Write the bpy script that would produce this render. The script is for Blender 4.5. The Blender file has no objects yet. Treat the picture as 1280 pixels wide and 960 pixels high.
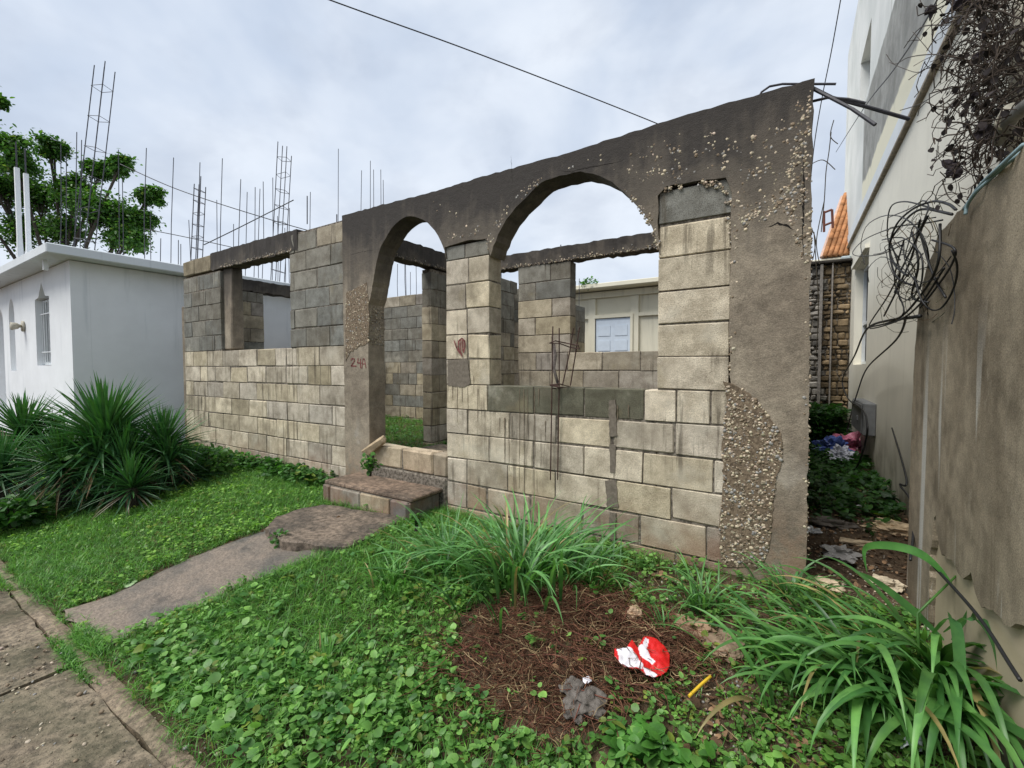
import bpy, math, random
import numpy as np
from mathutils import Vector, Matrix, noise as mn
from mathutils.geometry import tessellate_polygon
random.seed(7); RNG=np.random.default_rng(11)
S=bpy.context.scene; COL=S.collection
R=math.radians; PI=math.pi; U=random.uniform
# ---------------------------------------------------------------- camera model (also used to measure the photograph)
F=552.; TH=math.atan(20/552); CZ=1.2
FW=Vector((-.5327,.8463)).normalized(); RT=(FW[1],-FW[0])
def ray(px,py):
    a=(px-640)/F; b=-(py-480)/F; c,s=math.cos(TH),math.sin(TH)
    f=c+b*s; u=-s+b*c
    return Vector((a*RT[0]+f*FW[0], a*RT[1]+f*FW[1], u))
def P(px,py,x=None,y=None,z=None,t=None):
    d=ray(px,py)
    if y is not None: t=y/d[1]
    elif x is not None: t=x/d[0]
    elif z is not None: t=(z-CZ)/d[2]
    return Vector((d[0]*t,d[1]*t,CZ+d[2]*t))
# ---------------------------------------------------------------- mesh helpers
class MB:
    def __init__(s): s.v=[];s.f=[];s.c=[];s.m=[]
    def add(s,vs,fs,col=(1,1,1),mi=0):
        o=len(s.v); s.v+= [tuple(q) for q in vs]; s.f+=[tuple(i+o for i in f) for f in fs]
        s.c+=[col]*len(vs); s.m+=[mi]*len(fs); return s
    def build(s,name,mats,parent=None,smooth=False):
        me=bpy.data.meshes.new(name); me.from_pydata(s.v,[],s.f); me.validate()
        if not isinstance(mats,(list,tuple)): mats=[mats]
        for m in mats: me.materials.append(m)
        if len(me.polygons)==len(s.m): me.polygons.foreach_set('material_index',s.m)
        a=me.color_attributes.new('col','FLOAT_COLOR','POINT')
        arr=np.ones((len(s.v),4),np.float32); arr[:,:3]=np.array(s.c,np.float32).reshape(-1,3); a.data.foreach_set('color',arr.ravel())
        if smooth: me.polygons.foreach_set('use_smooth',[True]*len(me.polygons))
        me.update(); o=bpy.data.objects.new(name,me); COL.objects.link(o)
        if parent is not None:
            o.parent=parent; o.matrix_parent_inverse=(root_of(parent)).inverted()
        return o
def root_of(p):
    m=Matrix.Identity(4)
    while p is not None:
        m=Matrix.Translation(p.location)@m; p=p.parent
        break
    return m
def tag(o,label=None,cat=None,group=None,kind=None):
    if label: o['label']=label
    if cat: o['category']=cat
    if group: o['group']=group
    if kind: o['kind']=kind
    return o
def empty(name,loc,label,cat,group=None):
    o=bpy.data.objects.new(name,None); COL.objects.link(o); o.location=loc; o.empty_display_size=.1
    return tag(o,label,cat,group)
def box(mb,x0,x1,y0,y1,z0,z1,col=(1,1,1),mi=0,ch=0,jit=0):
    if ch<=0:
        vs=[(x,y,z) for x in(x0,x1) for y in(y0,y1) for z in(z0,z1)]
        if jit: vs=[tuple(c+U(-jit,jit) for c in q) for q in vs]
        return mb.add(vs,[(0,1,3,2),(4,6,7,5),(0,4,5,1),(2,3,7,6),(0,2,6,4),(1,5,7,3)],col,mi)
    vs=[];idx={}
    X=(x0,x1);Y=(y0,y1);Z=(z0,z1)
    for i in(0,1):
        for j in(0,1):
            for k in(0,1):
                sx=ch if i==0 else -ch; sy=ch if j==0 else -ch; sz=ch if k==0 else -ch
                jj=[U(-jit,jit) for _ in range(3)]
                q=(X[i]+jj[0],Y[j]+jj[1],Z[k]+jj[2])
                e=U(.6,1.8) if jit else 1
                idx[i,j,k,0]=len(vs); vs.append((q[0],q[1]+sy*e,q[2]+sz*e))
                idx[i,j,k,1]=len(vs); vs.append((q[0]+sx*e,q[1],q[2]+sz*e))
                idx[i,j,k,2]=len(vs); vs.append((q[0]+sx*e,q[1]+sy*e,q[2]))
    f=[]
    I=lambda i,j,k,a: idx[i,j,k,a]
    f+= [(I(0,0,0,0),I(0,0,1,0),I(0,1,1,0),I(0,1,0,0)),(I(1,0,0,0),I(1,1,0,0),I(1,1,1,0),I(1,0,1,0))]
    f+= [(I(0,0,0,1),I(1,0,0,1),I(1,0,1,1),I(0,0,1,1)),(I(0,1,0,1),I(0,1,1,1),I(1,1,1,1),I(1,1,0,1))]
    f+= [(I(0,0,0,2),I(0,1,0,2),I(1,1,0,2),I(1,0,0,2)),(I(0,0,1,2),I(1,0,1,2),I(1,1,1,2),I(0,1,1,2))]
    for i in(0,1):
        for j in(0,1): f.append((I(i,j,0,0),I(i,j,0,1),I(i,j,1,1),I(i,j,1,0)))
    for i in(0,1):
        for k in(0,1): f.append((I(i,0,k,0),I(i,0,k,2),I(i,1,k,2),I(i,1,k,0)))
    for j in(0,1):
        for k in(0,1): f.append((I(0,j,k,1),I(0,j,k,2),I(1,j,k,2),I(1,j,k,1)))
    for i in(0,1):
        for j in(0,1):
            for k in(0,1): f.append((I(i,j,k,0),I(i,j,k,1),I(i,j,k,2)))
    return mb.add(vs,f,col,mi)
def tube(mb,pts,r,n=6,col=(1,1,1),mi=0,cap=True):
    pts=[Vector(p) for p in pts]; m=len(pts)
    rr=r if isinstance(r,(list,tuple)) else [r]*m
    vs=[];up=None
    for i,p in enumerate(pts):
        d=(pts[min(i+1,m-1)]-pts[max(i-1,0)])
        if d.length<1e-9: d=Vector((0,0,1))
        d.normalize()
        if up is None or abs(up.dot(d))>.98: up=Vector((0,0,1)) if abs(d.z)<.9 else Vector((1,0,0))
        a=d.cross(up).normalized(); b=a.cross(d); up=b
        for k in range(n):
            t=2*PI*k/n; vs.append(p+(a*math.cos(t)+b*math.sin(t))*rr[i])
    fs=[(i*n+k,i*n+(k+1)%n,(i+1)*n+(k+1)%n,(i+1)*n+k) for i in range(m-1) for k in range(n)]
    if cap and n>2: fs+=[tuple(range(n-1,-1,-1)),tuple((m-1)*n+k for k in range(n))]
    mb.add(vs,fs,col,mi)
def prism(mb,loops,to3,d0,d1,col=(1,1,1),mi=0):
    """loops of 2D points (first outer, others holes); to3(u,v,d)"""
    flat=[p for l in loops for p in l]; n=len(flat)
    tris=tessellate_polygon([[Vector((p[0],p[1],0)) for p in l] for l in loops])
    vs=[to3(p[0],p[1],d0) for p in flat]+[to3(p[0],p[1],d1) for p in flat]
    fs=[tuple(t) for t in tris]+[tuple(i+n for i in reversed(t)) for t in tris]
    o=0
    for l in loops:
        k=len(l)
        for i in range(k): a=o+i;b=o+(i+1)%k; fs.append((a,b,b+n,a+n))
        o+=k
    mb.add(vs,fs,col,mi)
def scatter(name,tv,tf,pos,M,cols,mat,parent=None,smooth=True,vcol=None):
    """instances of a template baked in one mesh. tv (k,3), tf list, pos (n,3), M (n,3,3), cols (n,3)"""
    n=len(pos);k=len(tv); tv=np.asarray(tv,float)
    V=np.einsum('nij,kj->nki',M,tv)+pos[:,None,:]
    V=V.reshape(-1,3).astype(np.float32)
    ls=np.array([len(f) for f in tf]); li=np.concatenate([np.array(f) for f in tf])
    L=(li[None,:]+(np.arange(n)*k)[:,None]).ravel().astype(np.int32)
    LT=np.tile(ls,n).astype(np.int32); st=np.concatenate([[0],np.cumsum(LT)[:-1]]).astype(np.int32)
    me=bpy.data.meshes.new(name); me.vertices.add(len(V)); me.vertices.foreach_set('co',V.ravel())
    me.loops.add(len(L)); me.loops.foreach_set('vertex_index',L)
    me.polygons.add(len(LT)); me.polygons.foreach_set('loop_start',st); me.polygons.foreach_set('loop_total',LT)
    if smooth: me.polygons.foreach_set('use_smooth',np.ones(len(LT),bool))
    me.materials.append(mat)
    c=np.ones((n,k,4),np.float32); c[:,:,:3]=cols[:,None,:]
    if vcol is not None: c[:,:,:3]*=np.asarray(vcol,np.float32)[None,:,None]
    me.update(calc_edges=True)
    a=me.color_attributes.new('col','FLOAT_COLOR','POINT'); a.data.foreach_set('color',c.ravel())
    o=bpy.data.objects.new(name,me); COL.objects.link(o)
    if parent is not None:
        o.parent=parent; o.matrix_parent_inverse=root_of(parent).inverted()
    return o
def rotm(yaw,pitch,roll,sc):
    """template y axis forward; yaw about z, pitch lifts the tip, roll about own axis"""
    n=len(yaw); cy,sy=np.cos(yaw),np.sin(yaw); cp,sp=np.cos(pitch),np.sin(pitch); cr,sr=np.cos(roll),np.sin(roll)
    Z=np.zeros(n);O=np.ones(n)
    Rz=np.array([[cy,-sy,Z],[sy,cy,Z],[Z,Z,O]]).transpose(2,0,1)
    Rx=np.array([[O,Z,Z],[Z,cp,-sp],[Z,sp,cp]]).transpose(2,0,1)
    Ry=np.array([[cr,Z,sr],[Z,O,Z],[-sr,Z,cr]]).transpose(2,0,1)
    M=Rz@Rx@Ry
    if np.ndim(sc)==1: return M*sc[:,None,None]
    return M*sc[:,None,:]
def inpoly(px,py,poly):
    px=np.asarray(px);py=np.asarray(py); r=np.zeros(px.shape,bool); n=len(poly)
    for i in range(n):
        x1,y1=poly[i][0],poly[i][1];x2,y2=poly[(i+1)%n][0],poly[(i+1)%n][1]
        c=((y1>py)!=(y2>py))&(px<(x2-x1)*(py-y1)/((y2-y1) if y2!=y1 else 1e-9)+x1)
        r^=c
    return r
# ---------------------------------------------------------------- materials
class NT:
    def __init__(s,name):
        s.m=bpy.data.materials.new(name); s.m.use_nodes=True; s.t=s.m.node_tree; s.n=s.t.nodes; s.l=s.t.links
        s.b=s.n['Principled BSDF']; s.out=s.n['Material Output']; s.g=s.n.new('ShaderNodeNewGeometry'); s.pos=s.g.outputs['Position']
    def L(s,a,b): s.l.new(a,b)
    def val(s,sock,v):
        if isinstance(v,(int,float)): sock.default_value=v
        elif isinstance(v,(tuple,list)): sock.default_value=tuple(v)+(1,) if len(v)==3 and sock.type=='RGBA' else v
        else: s.L(v,sock)
    def math(s,op,a,b=0.,c=None,clamp=False):
        n=s.n.new('ShaderNodeMath'); n.operation=op; n.use_clamp=clamp; s.val(n.inputs[0],a); s.val(n.inputs[1],b)
        if c is not None: s.val(n.inputs[2],c)
        return n.outputs[0]
    def map(s,scale,src=None,loc=(0,0,0),rot=(0,0,0)):
        n=s.n.new('ShaderNodeMapping'); n.inputs['Scale'].default_value=scale; n.inputs['Location'].default_value=loc; n.inputs['Rotation'].default_value=rot
        s.L(src or s.pos,n.inputs['Vector']); return n.outputs[0]
    def noise(s,scale,detail=4,rough=.55,vec=None,dist=0):
        n=s.n.new('ShaderNodeTexNoise'); n.inputs['Scale'].default_value=scale; n.inputs['Detail'].default_value=detail
        n.inputs['Roughness'].default_value=rough; n.inputs['Distortion'].default_value=dist; s.L(vec or s.pos,n.inputs['Vector']); return n.outputs['Fac']
    def voro(s,scale,vec=None,feat='F1',out='Distance',rnd=1):
        n=s.n.new('ShaderNodeTexVoronoi'); n.feature=feat; n.inputs['Scale'].default_value=scale; n.inputs['Randomness'].default_value=rnd; s.L(vec or s.pos,n.inputs['Vector']); return n.outputs[out]
    def step(s,x,a,b,lo=0.,hi=1.):
        n=s.n.new('ShaderNodeMapRange'); n.interpolation_type='SMOOTHSTEP'; s.val(n.inputs[0],x)
        n.inputs[1].default_value=a;n.inputs[2].default_value=b;n.inputs[3].default_value=lo;n.inputs[4].default_value=hi; return n.outputs[0]
    def mix(s,f,a,b,mode='MIX'):
        n=s.n.new('ShaderNodeMix'); n.data_type='RGBA'; n.blend_type=mode; s.val(n.inputs[0],f); s.val(n.inputs[6],a); s.val(n.inputs[7],b); return n.outputs[2]
    def attr(s,nm='col'):
        n=s.n.new('ShaderNodeAttribute'); n.attribute_name=nm; return n.outputs['Color']
    def sep(s,v):
        n=s.n.new('ShaderNodeSeparateXYZ'); s.L(v,n.inputs[0]); return n.outputs
    def bump(s,h,strength=.5,dist=.01):
        n=s.n.new('ShaderNodeBump'); n.inputs['Strength'].default_value=strength; n.inputs['Distance'].default_value=dist; s.L(h,n.inputs['Height']); s.L(n.outputs[0],s.b.inputs['Normal'])
    def fin(s,col,rough=.85,spec=.3):
        s.val(s.b.inputs['Base Color'],col); s.val(s.b.inputs['Roughness'],rough); s.b.inputs['Specular IOR Level'].default_value=spec; return s.m
def g3(v): return (v,v,v)
def m_block():
    t=NT('concrete_block'); c=t.attr()
    n1=t.noise(9,5,.6); c=t.mix(1,c,t.mix(t.step(n1,.28,.72),(.68,.66,.63),(1.16,1.16,1.15)),'MULTIPLY')
    sp=t.noise(230,2,.7); c=t.mix(1,c,t.mix(t.step(sp,.35,.65),g3(.74),g3(1.17)),'MULTIPLY')
    pit=t.voro(95); c=t.mix(t.step(pit,.02,.22,.55,0),c,(.10,.09,.07))
    st=t.noise(1,4,.6,t.map((22,22,1.3))); broad=t.noise(1.7,3,.5)
    z=t.sep(t.pos)[2]
    k=t.math('MULTIPLY',t.step(st,.52,.64),t.step(broad,.44,.58)); c=t.mix(t.math('MULTIPLY',k,.65),c,(.085,.07,.05)); c=t.mix(t.step(t.noise(2.3,5,.65,t.map((1,1,1),loc=(7,7,7))),.52,.7,0,.5),c,(.13,.11,.08)); c=t.mix(t.math('MULTIPLY',t.step(t.noise(3.1,5,.6,t.map((1,1,1),loc=(2,9,4))),.56,.72,0,.4),t.step(z,1.9,1.4)),c,(.60,.56,.46))
    ed=t.noise(3.5,4,.6); k=t.math('MULTIPLY',t.step(z,.45,0.02),t.step(ed,.35,.65)); c=t.mix(t.math('MULTIPLY',k,.55),c,(.27,.13,.07))
    gr=t.noise(5,3,.5); c=t.mix(t.step(gr,.6,.8,0,.35),c,(.30,.25,.14))
    t.bump(t.math('ADD',t.noise(160,3,.7),t.math('MULTIPLY',t.step(pit,.0,.25),1.2)),.75,.006)
    return t.fin(c,.92,.2)
def m_mortar():
    t=NT('mortar'); n=t.noise(40,4); c=t.mix(t.step(n,.35,.65),(.085,.072,.057),(.24,.21,.17)); t.bump(t.noise(120,3),.8,.01); return t.fin(c,.95,.2)
def m_coat():
    t=NT('weathered_concrete'); z=t.sep(t.pos)[2]
    n1=t.noise(2.6,6,.62,dist=.4); n2=t.noise(11,5,.65); sp=t.noise(170,2,.7)
    c=t.mix(t.step(n1,.3,.7),(.20,.165,.125),(.34,.29,.22)); c=t.mix(1,c,t.mix(t.step(n2,.3,.7),g3(.78),g3(1.15)),'MULTIPLY')
    c=t.mix(1,c,t.mix(t.step(sp,.35,.65),g3(.82),g3(1.15)),'MULTIPLY')
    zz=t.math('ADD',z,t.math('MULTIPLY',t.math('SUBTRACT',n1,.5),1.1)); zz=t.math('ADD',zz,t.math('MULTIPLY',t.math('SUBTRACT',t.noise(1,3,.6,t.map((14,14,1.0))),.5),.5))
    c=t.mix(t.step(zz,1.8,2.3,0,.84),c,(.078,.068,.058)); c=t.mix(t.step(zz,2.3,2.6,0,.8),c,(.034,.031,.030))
    k=t.math('MULTIPLY',t.step(z,.55,.1),t.step(n2,.35,.6)); c=t.mix(t.math('MULTIPLY',k,.5),c,(.23,.13,.075))
    wp=t.math('MULTIPLY',t.step(t.noise(3.2,3,.5,t.map((1,1,1),loc=(3,1,2))),.60,.68),t.step(z,.9,.3)); c=t.mix(t.math('MULTIPLY',wp,.5),c,(.42,.40,.36))
    pit=t.voro(60); c=t.mix(t.step(pit,.01,.1,.7,0),c,(.05,.04,.03))
    t.bump(t.math('ADD',t.math('MULTIPLY',t.noise(22,5,.6),2.),t.math('ADD',t.noise(140,3,.7),t.step(pit,0,.12))),.5,.006)
    return t.fin(c,.88,.25)
def m_plain(name,col,rough=.8,spec=.3,var=.15,sc=20,bump=.3,metal=0):
    t=NT(name); n=t.noise(sc,5,.6); c=t.mix(1,col if not isinstance(col,str) else t.attr(),t.mix(t.step(n,.25,.75),g3(1-var),g3(1+var)),'MULTIPLY')
    if bump: t.bump(t.noise(sc*5,3,.6),bump,.004)
    t.b.inputs['Metallic'].default_value=metal
    return t.fin(c,rough,spec)
def m_leaf(name,trans=.35,rough=.45):
    t=NT(name); c=t.attr(); n=t.noise(14,3); c=t.mix(1,c,t.mix(t.step(n,.3,.7),(.75,.8,.8),(1.25,1.2,1.1)),'MULTIPLY')
    t.fin(c,rough,.4); tr=t.n.new('ShaderNodeBsdfTranslucent'); t.L(t.mix(1,c,(1.3,1.5,.7),'MULTIPLY'),tr.inputs[0])
    mx=t.n.new('ShaderNodeMixShader'); mx.inputs[0].default_value=trans; t.L(t.b.outputs[0],mx.inputs[1]); t.L(tr.outputs[0],mx.inputs[2]); t.L(mx.outputs[0],t.out.inputs[0]); return t.m
def m_soil():
    t=NT('soil'); n=t.noise(5,6,.6); n2=t.noise(60,4,.7); c=t.mix(t.step(n,.35,.65),(.055,.036,.022),(.13,.088,.055)); c=t.mix(t.step(n2,.5,.75),c,(.19,.15,.10))
    far=t.noise(.6,4); c=t.mix(t.step(far,.5,.65,.0,.3),c,(.06,.075,.03))
    t.bump(t.math('ADD',t.noise(25,5,.7),t.math('MULTIPLY',n2,.5)),1,.03); return t.fin(c,.95,.2)
def m_walk(name='sidewalk_concrete',a=(.105,.08,.052),b=(.25,.20,.14),moss=True):
    t=NT(name); n=t.noise(3,6,.65); n2=t.noise(26,7,.82); v=t.voro(75)
    c=t.mix(t.step(n,.35,.65),a,b); c=t.mix(1,c,t.mix(t.step(n2,.36,.64),g3(.42),g3(1.5)),'MULTIPLY')
    c=t.mix(t.step(v,.02,.16,.75,0),c,(.42,.37,.29))
    pv=t.voro(28); c=t.mix(t.step(pv,.0,.07,.9,0),c,(.5,.46,.38))
    if moss: c=t.mix(t.step(t.noise(1.6,5,.6),.5,.66,0,.45),c,(.07,.075,.035))
    t.bump(t.math('ADD',n2,t.math('MULTIPLY',t.step(v,0,.25,1,0),.8)),.9,.012); return t.fin(c,.7,.35)
def m_path():
    t=NT('path_concrete'); n=t.noise(2.2,6,.6); n2=t.noise(70,4,.75)
    c=t.mix(t.step(n,.38,.62),(.10,.092,.08),(.225,.18,.14)); c=t.mix(1,c,t.mix(t.step(n2,.3,.7),g3(.62),g3(1.3)),'MULTIPLY')
    pv=t.voro(45); c=t.mix(t.step(pv,.0,.10,.8,0),c,(.42,.39,.33))
    c=t.mix(t.step(t.noise(6,5,.7),.58,.72,0,.6),c,(.05,.045,.04))
    t.bump(t.math('ADD',n2,t.noise(15,4)),.8,.01); return t.fin(c,.62,.4)
def m_whitewall(name,col,stain=(.42,.44,.42),amt=.5,stains=True):
    t=NT(name); n=t.noise(1.4,5,.6); c=t.mix(t.step(n,.3,.7),tuple(v*.9 for v in col),col)
    st=t.noise(1,4,.6,t.map((7,7,.5))); c=t.mix(t.step(st,.56,.76,0,amt),c,stain)
    sp=t.noise(150,2); c=t.mix(1,c,t.mix(sp,g3(.95),g3(1.04)),'MULTIPLY')
    if stains:
        z=t.sep(t.pos)[2]; c=t.mix(t.math('MULTIPLY',t.step(z,.8,.0),t.step(t.noise(3,4),.4,.7,.2,.9)),c,(.22,.19,.13))
    t.bump(t.noise(60,3),.25,.003); return t.fin(c,.8,.25)
def m_upper():
    t=NT('painted_upper_wall'); X=t.sep(t.pos); z=X[2]
    n=t.noise(2,5,.6); zz=t.math('ADD',z,t.math('MULTIPLY',t.math('SUBTRACT',n,.5),.25))
    c=t.mix(t.step(t.noise(1.5,5),.3,.7),(.62,.64,.62),(.76,.77,.75))
    cream=(.74,.71,.56)
    a=t.math('MAXIMUM',t.step(zz,4.85,4.9),t.step(X[1],8.0,8.15)); b=t.step(zz,3.78,3.84)
    c2=t.mix(b,cream,t.mix(t.step(t.noise(2.2,6,.7),.3,.75),(.20,.20,.185),(.40,.40,.375))); c=t.mix(a,c2,c)
    st=t.noise(1,5,.6,t.map((9,6,.7))); c=t.mix(t.step(st,.58,.74,0,.5),c,(.26,.25,.22))
    t.bump(t.noise(50,3),.25,.003); return t.fin(c,.8,.25)
def m_bwall():
    t=NT('stained_render'); X=t.sep(t.pos); z=X[2]
    n1=t.noise(1.8,6,.6,t.map((1.4,1.4,.7))); n2=t.noise(14,5,.65); st=t.noise(1,5,.6,t.map((6,6,.6)),dist=.5)
    c=t.mix(t.step(n1,.3,.7),(.16,.13,.09),(.32,.27,.195)); c=t.mix(1,c,t.mix(t.step(n2,.3,.7),g3(.8),g3(1.15)),'MULTIPLY')
    c=t.mix(t.step(st,.57,.75,0,.4),c,(.33,.28,.20)); c=t.mix(t.step(st,.42,.28,0,.45),c,(.07,.053,.032)); c=t.mix(t.step(t.noise(4,5,.65),.58,.7,0,.45),c,(.075,.06,.04)); c=t.mix(t.step(t.noise(7,5,.6,t.map((1,1,.6),loc=(5,5,5))),.6,.7,0,.4),c,(.36,.31,.23))
    dr=t.noise(1,4,.5,t.map((11,11,.6),loc=(1.2,.37,.3)),dist=.6); k=t.math('MULTIPLY',t.step(dr,.60,.66),t.step(z,1.5,.8)); c=t.mix(t.math('MULTIPLY',k,.8),c,(.5,.49,.45))
    c=t.mix(1,c,t.mix(t.step(t.noise(180,3,.8),.35,.65),g3(.72),g3(1.22)),'MULTIPLY'); pt=t.voro(26); c=t.mix(t.step(pt,.02,.07,.8,0),c,(.05,.04,.03))
    t.bump(t.math('ADD',t.noise(12,6,.6),t.math('MULTIPLY',t.noise(120,3,.7),.6)),.45,.005); return t.fin(c,.85,.25)
M={}
M['block']=m_block();M['mortar']=m_mortar();M['coat']=m_coat();M['leaf']=m_leaf('leaf');M['blade']=m_leaf('grass_blade',.3,.4);M['soil']=m_soil()
M['yucca']=m_leaf('stiff_leaf',.12,.4)
M['walk']=m_walk();M['path']=m_path()
M['white']=m_whitewall('white_paint_wall',(.80,.82,.83),(.50,.54,.56),.5,False)
M['wroof']=m_whitewall('white_roof_paint',(.70,.74,.76),(.30,.33,.35),.5,False)
M['cream']=m_whitewall('cream_paint_wall',(.80,.77,.66),(.52,.50,.42),.4)
M['beige']=m_whitewall('beige_paint_wall',(.76,.72,.58),(.35,.32,.25),.4,False)
M['upper']=m_upper();M['bwall']=m_bwall()
M['trim']=m_whitewall('pale_band_paint',(.70,.74,.77),(.4,.4,.38),.4,False)
M['trimdark']=m_plain('brown_moulding',(.26,.22,.16),.8,var=.3)
M['rust']=m_plain('rusty_steel',(.055,.028,.022),.75,.3,.4,60,.3)
M['steel']=m_plain('dark_steel',(.045,.045,.055),.6,.4,.3,60,.2)
M['cable']=m_plain('black_cable',(.015,.015,.016),.5,.4,.2,30,0)
M['vine']=m_plain('dead_vine','col',.8,.2,.3,40,.2)
M['stone']=m_plain('aggregate_stone','col',.75,.3,.2,90,.4)
M['rock']=m_plain('rock','col',.9,.2,.35,14,1)
M['bark']=m_plain('bark',(.05,.042,.032),.9,.2,.3,25,.8)
M['plastic']=m_plain('plastic_film','col',.35,.5,.08,20,.2)
M['cloth']=m_plain('grey_cloth','col',.95,.1,.25,45,.9)
M['metalbox']=m_plain('grey_box_metal',(.16,.165,.17),.55,.4,.15,12,.1)
M['glass']=m_plain('dark_glass',(.03,.035,.04),.15,.6,.1,5,0)
M['frame']=m_plain('white_frame',(.62,.65,.66),.5,.4,.08,10,0)
M['door']=m_plain('pale_blue_door_paint',(.62,.70,.80),.5,.4,.05,8,.05)
M['tile']=m_plain('clay_tile',(.40,.19,.085),.8,.2,.35,9,.5)
M['paint']=m_plain('red_spray_paint',(.19,.065,.06),.85,.2,.4,50,.3)
M['pipe']=m_plain('pvc_pipe',(.45,.42,.34),.6,.3,.3,10,.2)
M['flat']=m_plain('painted_piece','col',.6,.35,.1,20,.1)
# ---------------------------------------------------------------- terrain
MC=(-.80,1.80)
def smooth(a,b,x):
    t=np.clip((x-a)/(b-a),0,1); return t*t*(3-2*t)
def wob(x,y):
    return (np.sin(x*3.1+y*1.7)+np.sin(x*5.3-y*4.1+1.3)+.6*np.sin(x*9.7+y*8.3+.4)+.4*np.sin(x*17.1-y*15.3))/3
def H(x,y):
    x=np.asarray(x,float);y=np.asarray(y,float)
    z=-.2+.2*smooth(.6,2.25,y)
    z=z+.012*wob(x,y)
    z=z-.06*(1-smooth(.60,.72,y))
    z=z+.10*np.exp(-(((x-MC[0])/.42)**2+((y-MC[1])/.36)**2)**1.3)
    ins=smooth(2.86,2.97,y)*smooth(-7.22,-7.12,x)*(1-smooth(-.06,.02,x))*(1-smooth(8.6,8.8,y))
    z=z+ins*.27
    a=smooth(.02,.14,x)*smooth(2.9,3.4,y)*(1-smooth(9,10,y)); z=z+a*.03*wob(x*3,y*3)
    return z
def G(px,py):
    z=-.1
    for _ in range(12):
        p=P(px,py,z=z); z=.5*z+.5*float(H(p.x,p.y))
    return P(px,py,z=z)
def coords(lo,hi,st,far):
    c=list(np.arange(lo,hi+1e-6,st)); a=lo;b=hi;d=st;L=[];Rr=[]
    while d<far: d*=1.6; L.append(lo-d*2); Rr.append(hi+d*2)
    return np.array(L[::-1]+c+Rr)
xs=coords(-9,1.6,.045,160); ys=coords(-1.2,9.6,.05,160)
XX,YY=np.meshgrid(xs,ys); ZZ=H(XX,YY)
nx=len(xs);ny=len(ys)
V=np.stack([XX,YY,ZZ],-1).reshape(-1,3)
ii=np.arange(ny-1)[:,None]*nx+np.arange(nx-1)[None,:]
Fq=np.stack([ii,ii+1,ii+nx+1,ii+nx],-1).reshape(-1,4)
g=MB(); g.v=V.tolist(); g.f=Fq.tolist(); g.c=[(1,1,1)]*len(g.v); g.m=[0]*len(g.f)
tag(g.build('ground',M['soil'],smooth=True),kind='structure')
# pavement
def rough_slab(mb,x0,x1,y0,y1,zt,th,n=14,ed=.012,col=(1,1,1),tilt=0,seed=0):
    nxx=max(2,int((x1-x0)/.08));nyy=max(2,int((y1-y0)/.08)); rnd=random.Random(seed); vs=[];idx={}
    for j in range(nyy+1):
        for i in range(nxx+1):
            x=x0+(x1-x0)*i/nxx;y=y0+(y1-y0)*j/nyy
            if i in(0,nxx): x+=rnd.uniform(-ed,ed)
            if j in(0,nyy): y+=rnd.uniform(-ed,ed)
            z=zt+.004*mn.noise(Vector((x*4,y*4,seed)))+tilt*(x-x0)-(.008 if i in(0,nxx) or j in(0,nyy) else 0)
            idx[i,j]=len(vs); vs.append((x,y,z))
    fs=[(idx[i,j],idx[i+1,j],idx[i+1,j+1],idx[i,j+1]) for j in range(nyy) for i in range(nxx)]
    per=[(i,0) for i in range(nxx)]+[(nxx,j) for j in range(nyy)]+[(i,nyy) for i in range(nxx,0,-1)]+[(0,j) for j in range(nyy,0,-1)]
    o=len(vs)
    for q in per: v=vs[idx[q]]; vs.append((v[0],v[1],zt-th))
    k=len(per)
    for a in range(k): b=(a+1)%k; fs.append((idx[per[a]],o+a,o+b,idx[per[b]]))
    mb.add(vs,fs,col)
sw=MB()
jx=[-9.0,-7.4,-5.9,-4.35,-2.82,-1.32,.2,1.7,3.2]
for i in range(len(jx)-1):
    rough_slab(sw,jx[i]+.02,jx[i+1]-.02,-1.15,.61+.004*math.sin(i*2.3),-.185-.006*(i%2),.1,seed=i,tilt=.002,ed=.006)
tag(sw.build('sidewalk',M['walk'],smooth=False),kind='structure')
kb=MB()
for i in range(len(jx)-1):
    rough_slab(kb,jx[i]+.01,jx[i+1]-.015,.621,.695,-.189,.08,seed=40+i,ed=.007)
tag(kb.build('kerb',m_walk('kerb_concrete',(.15,.115,.075),(.27,.21,.145),True)),kind='structure')
rd=MB(); box(rd,-40,40,-8,-1.35,-.5,-.3); tag(rd.build('road',m_plain('asphalt',(.05,.05,.05),.85,.3,.3,50,.8)),kind='structure')
k2=MB(); box(k2,-40,40,-1.33,-1.2,-.5,-.19,ch=.015); tag(k2.build('road_kerb',M['walk']),kind='structure')
# path
pa=MB()
def pathedge(s): # s 0..1 from pavement to landing
    y=.72+s*1.22
    xl=-3.52+s*.13+.03*math.sin(s*9); xr=-2.93+s*.36+.03*math.sin(s*7+1); return y,xl,xr
vs=[];fs=[];N=26;K=14
for i in range(N+1):
    y,xl,xr=pathedge(i/N)
    for j in range(K+1):
        x=xl+(xr-xl)*j/K; yy=y+(.012*math.sin(j*1.3) if i==0 else 0)
        vs.append((x,yy,float(H(x,yy))-.012*float(wob(x,yy))+.012+.006*mn.noise(Vector((x*5,yy*5,1)))-(.012 if j in(0,K) else 0)))
for i in range(N):
    for j in range(K): a=i*(K+1)+j; fs.append((a,a+1,a+K+2,a+K+1))
pa.add(vs,fs); 
tag(pa.build('path',M['path'],smooth=True),kind='structure')
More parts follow.
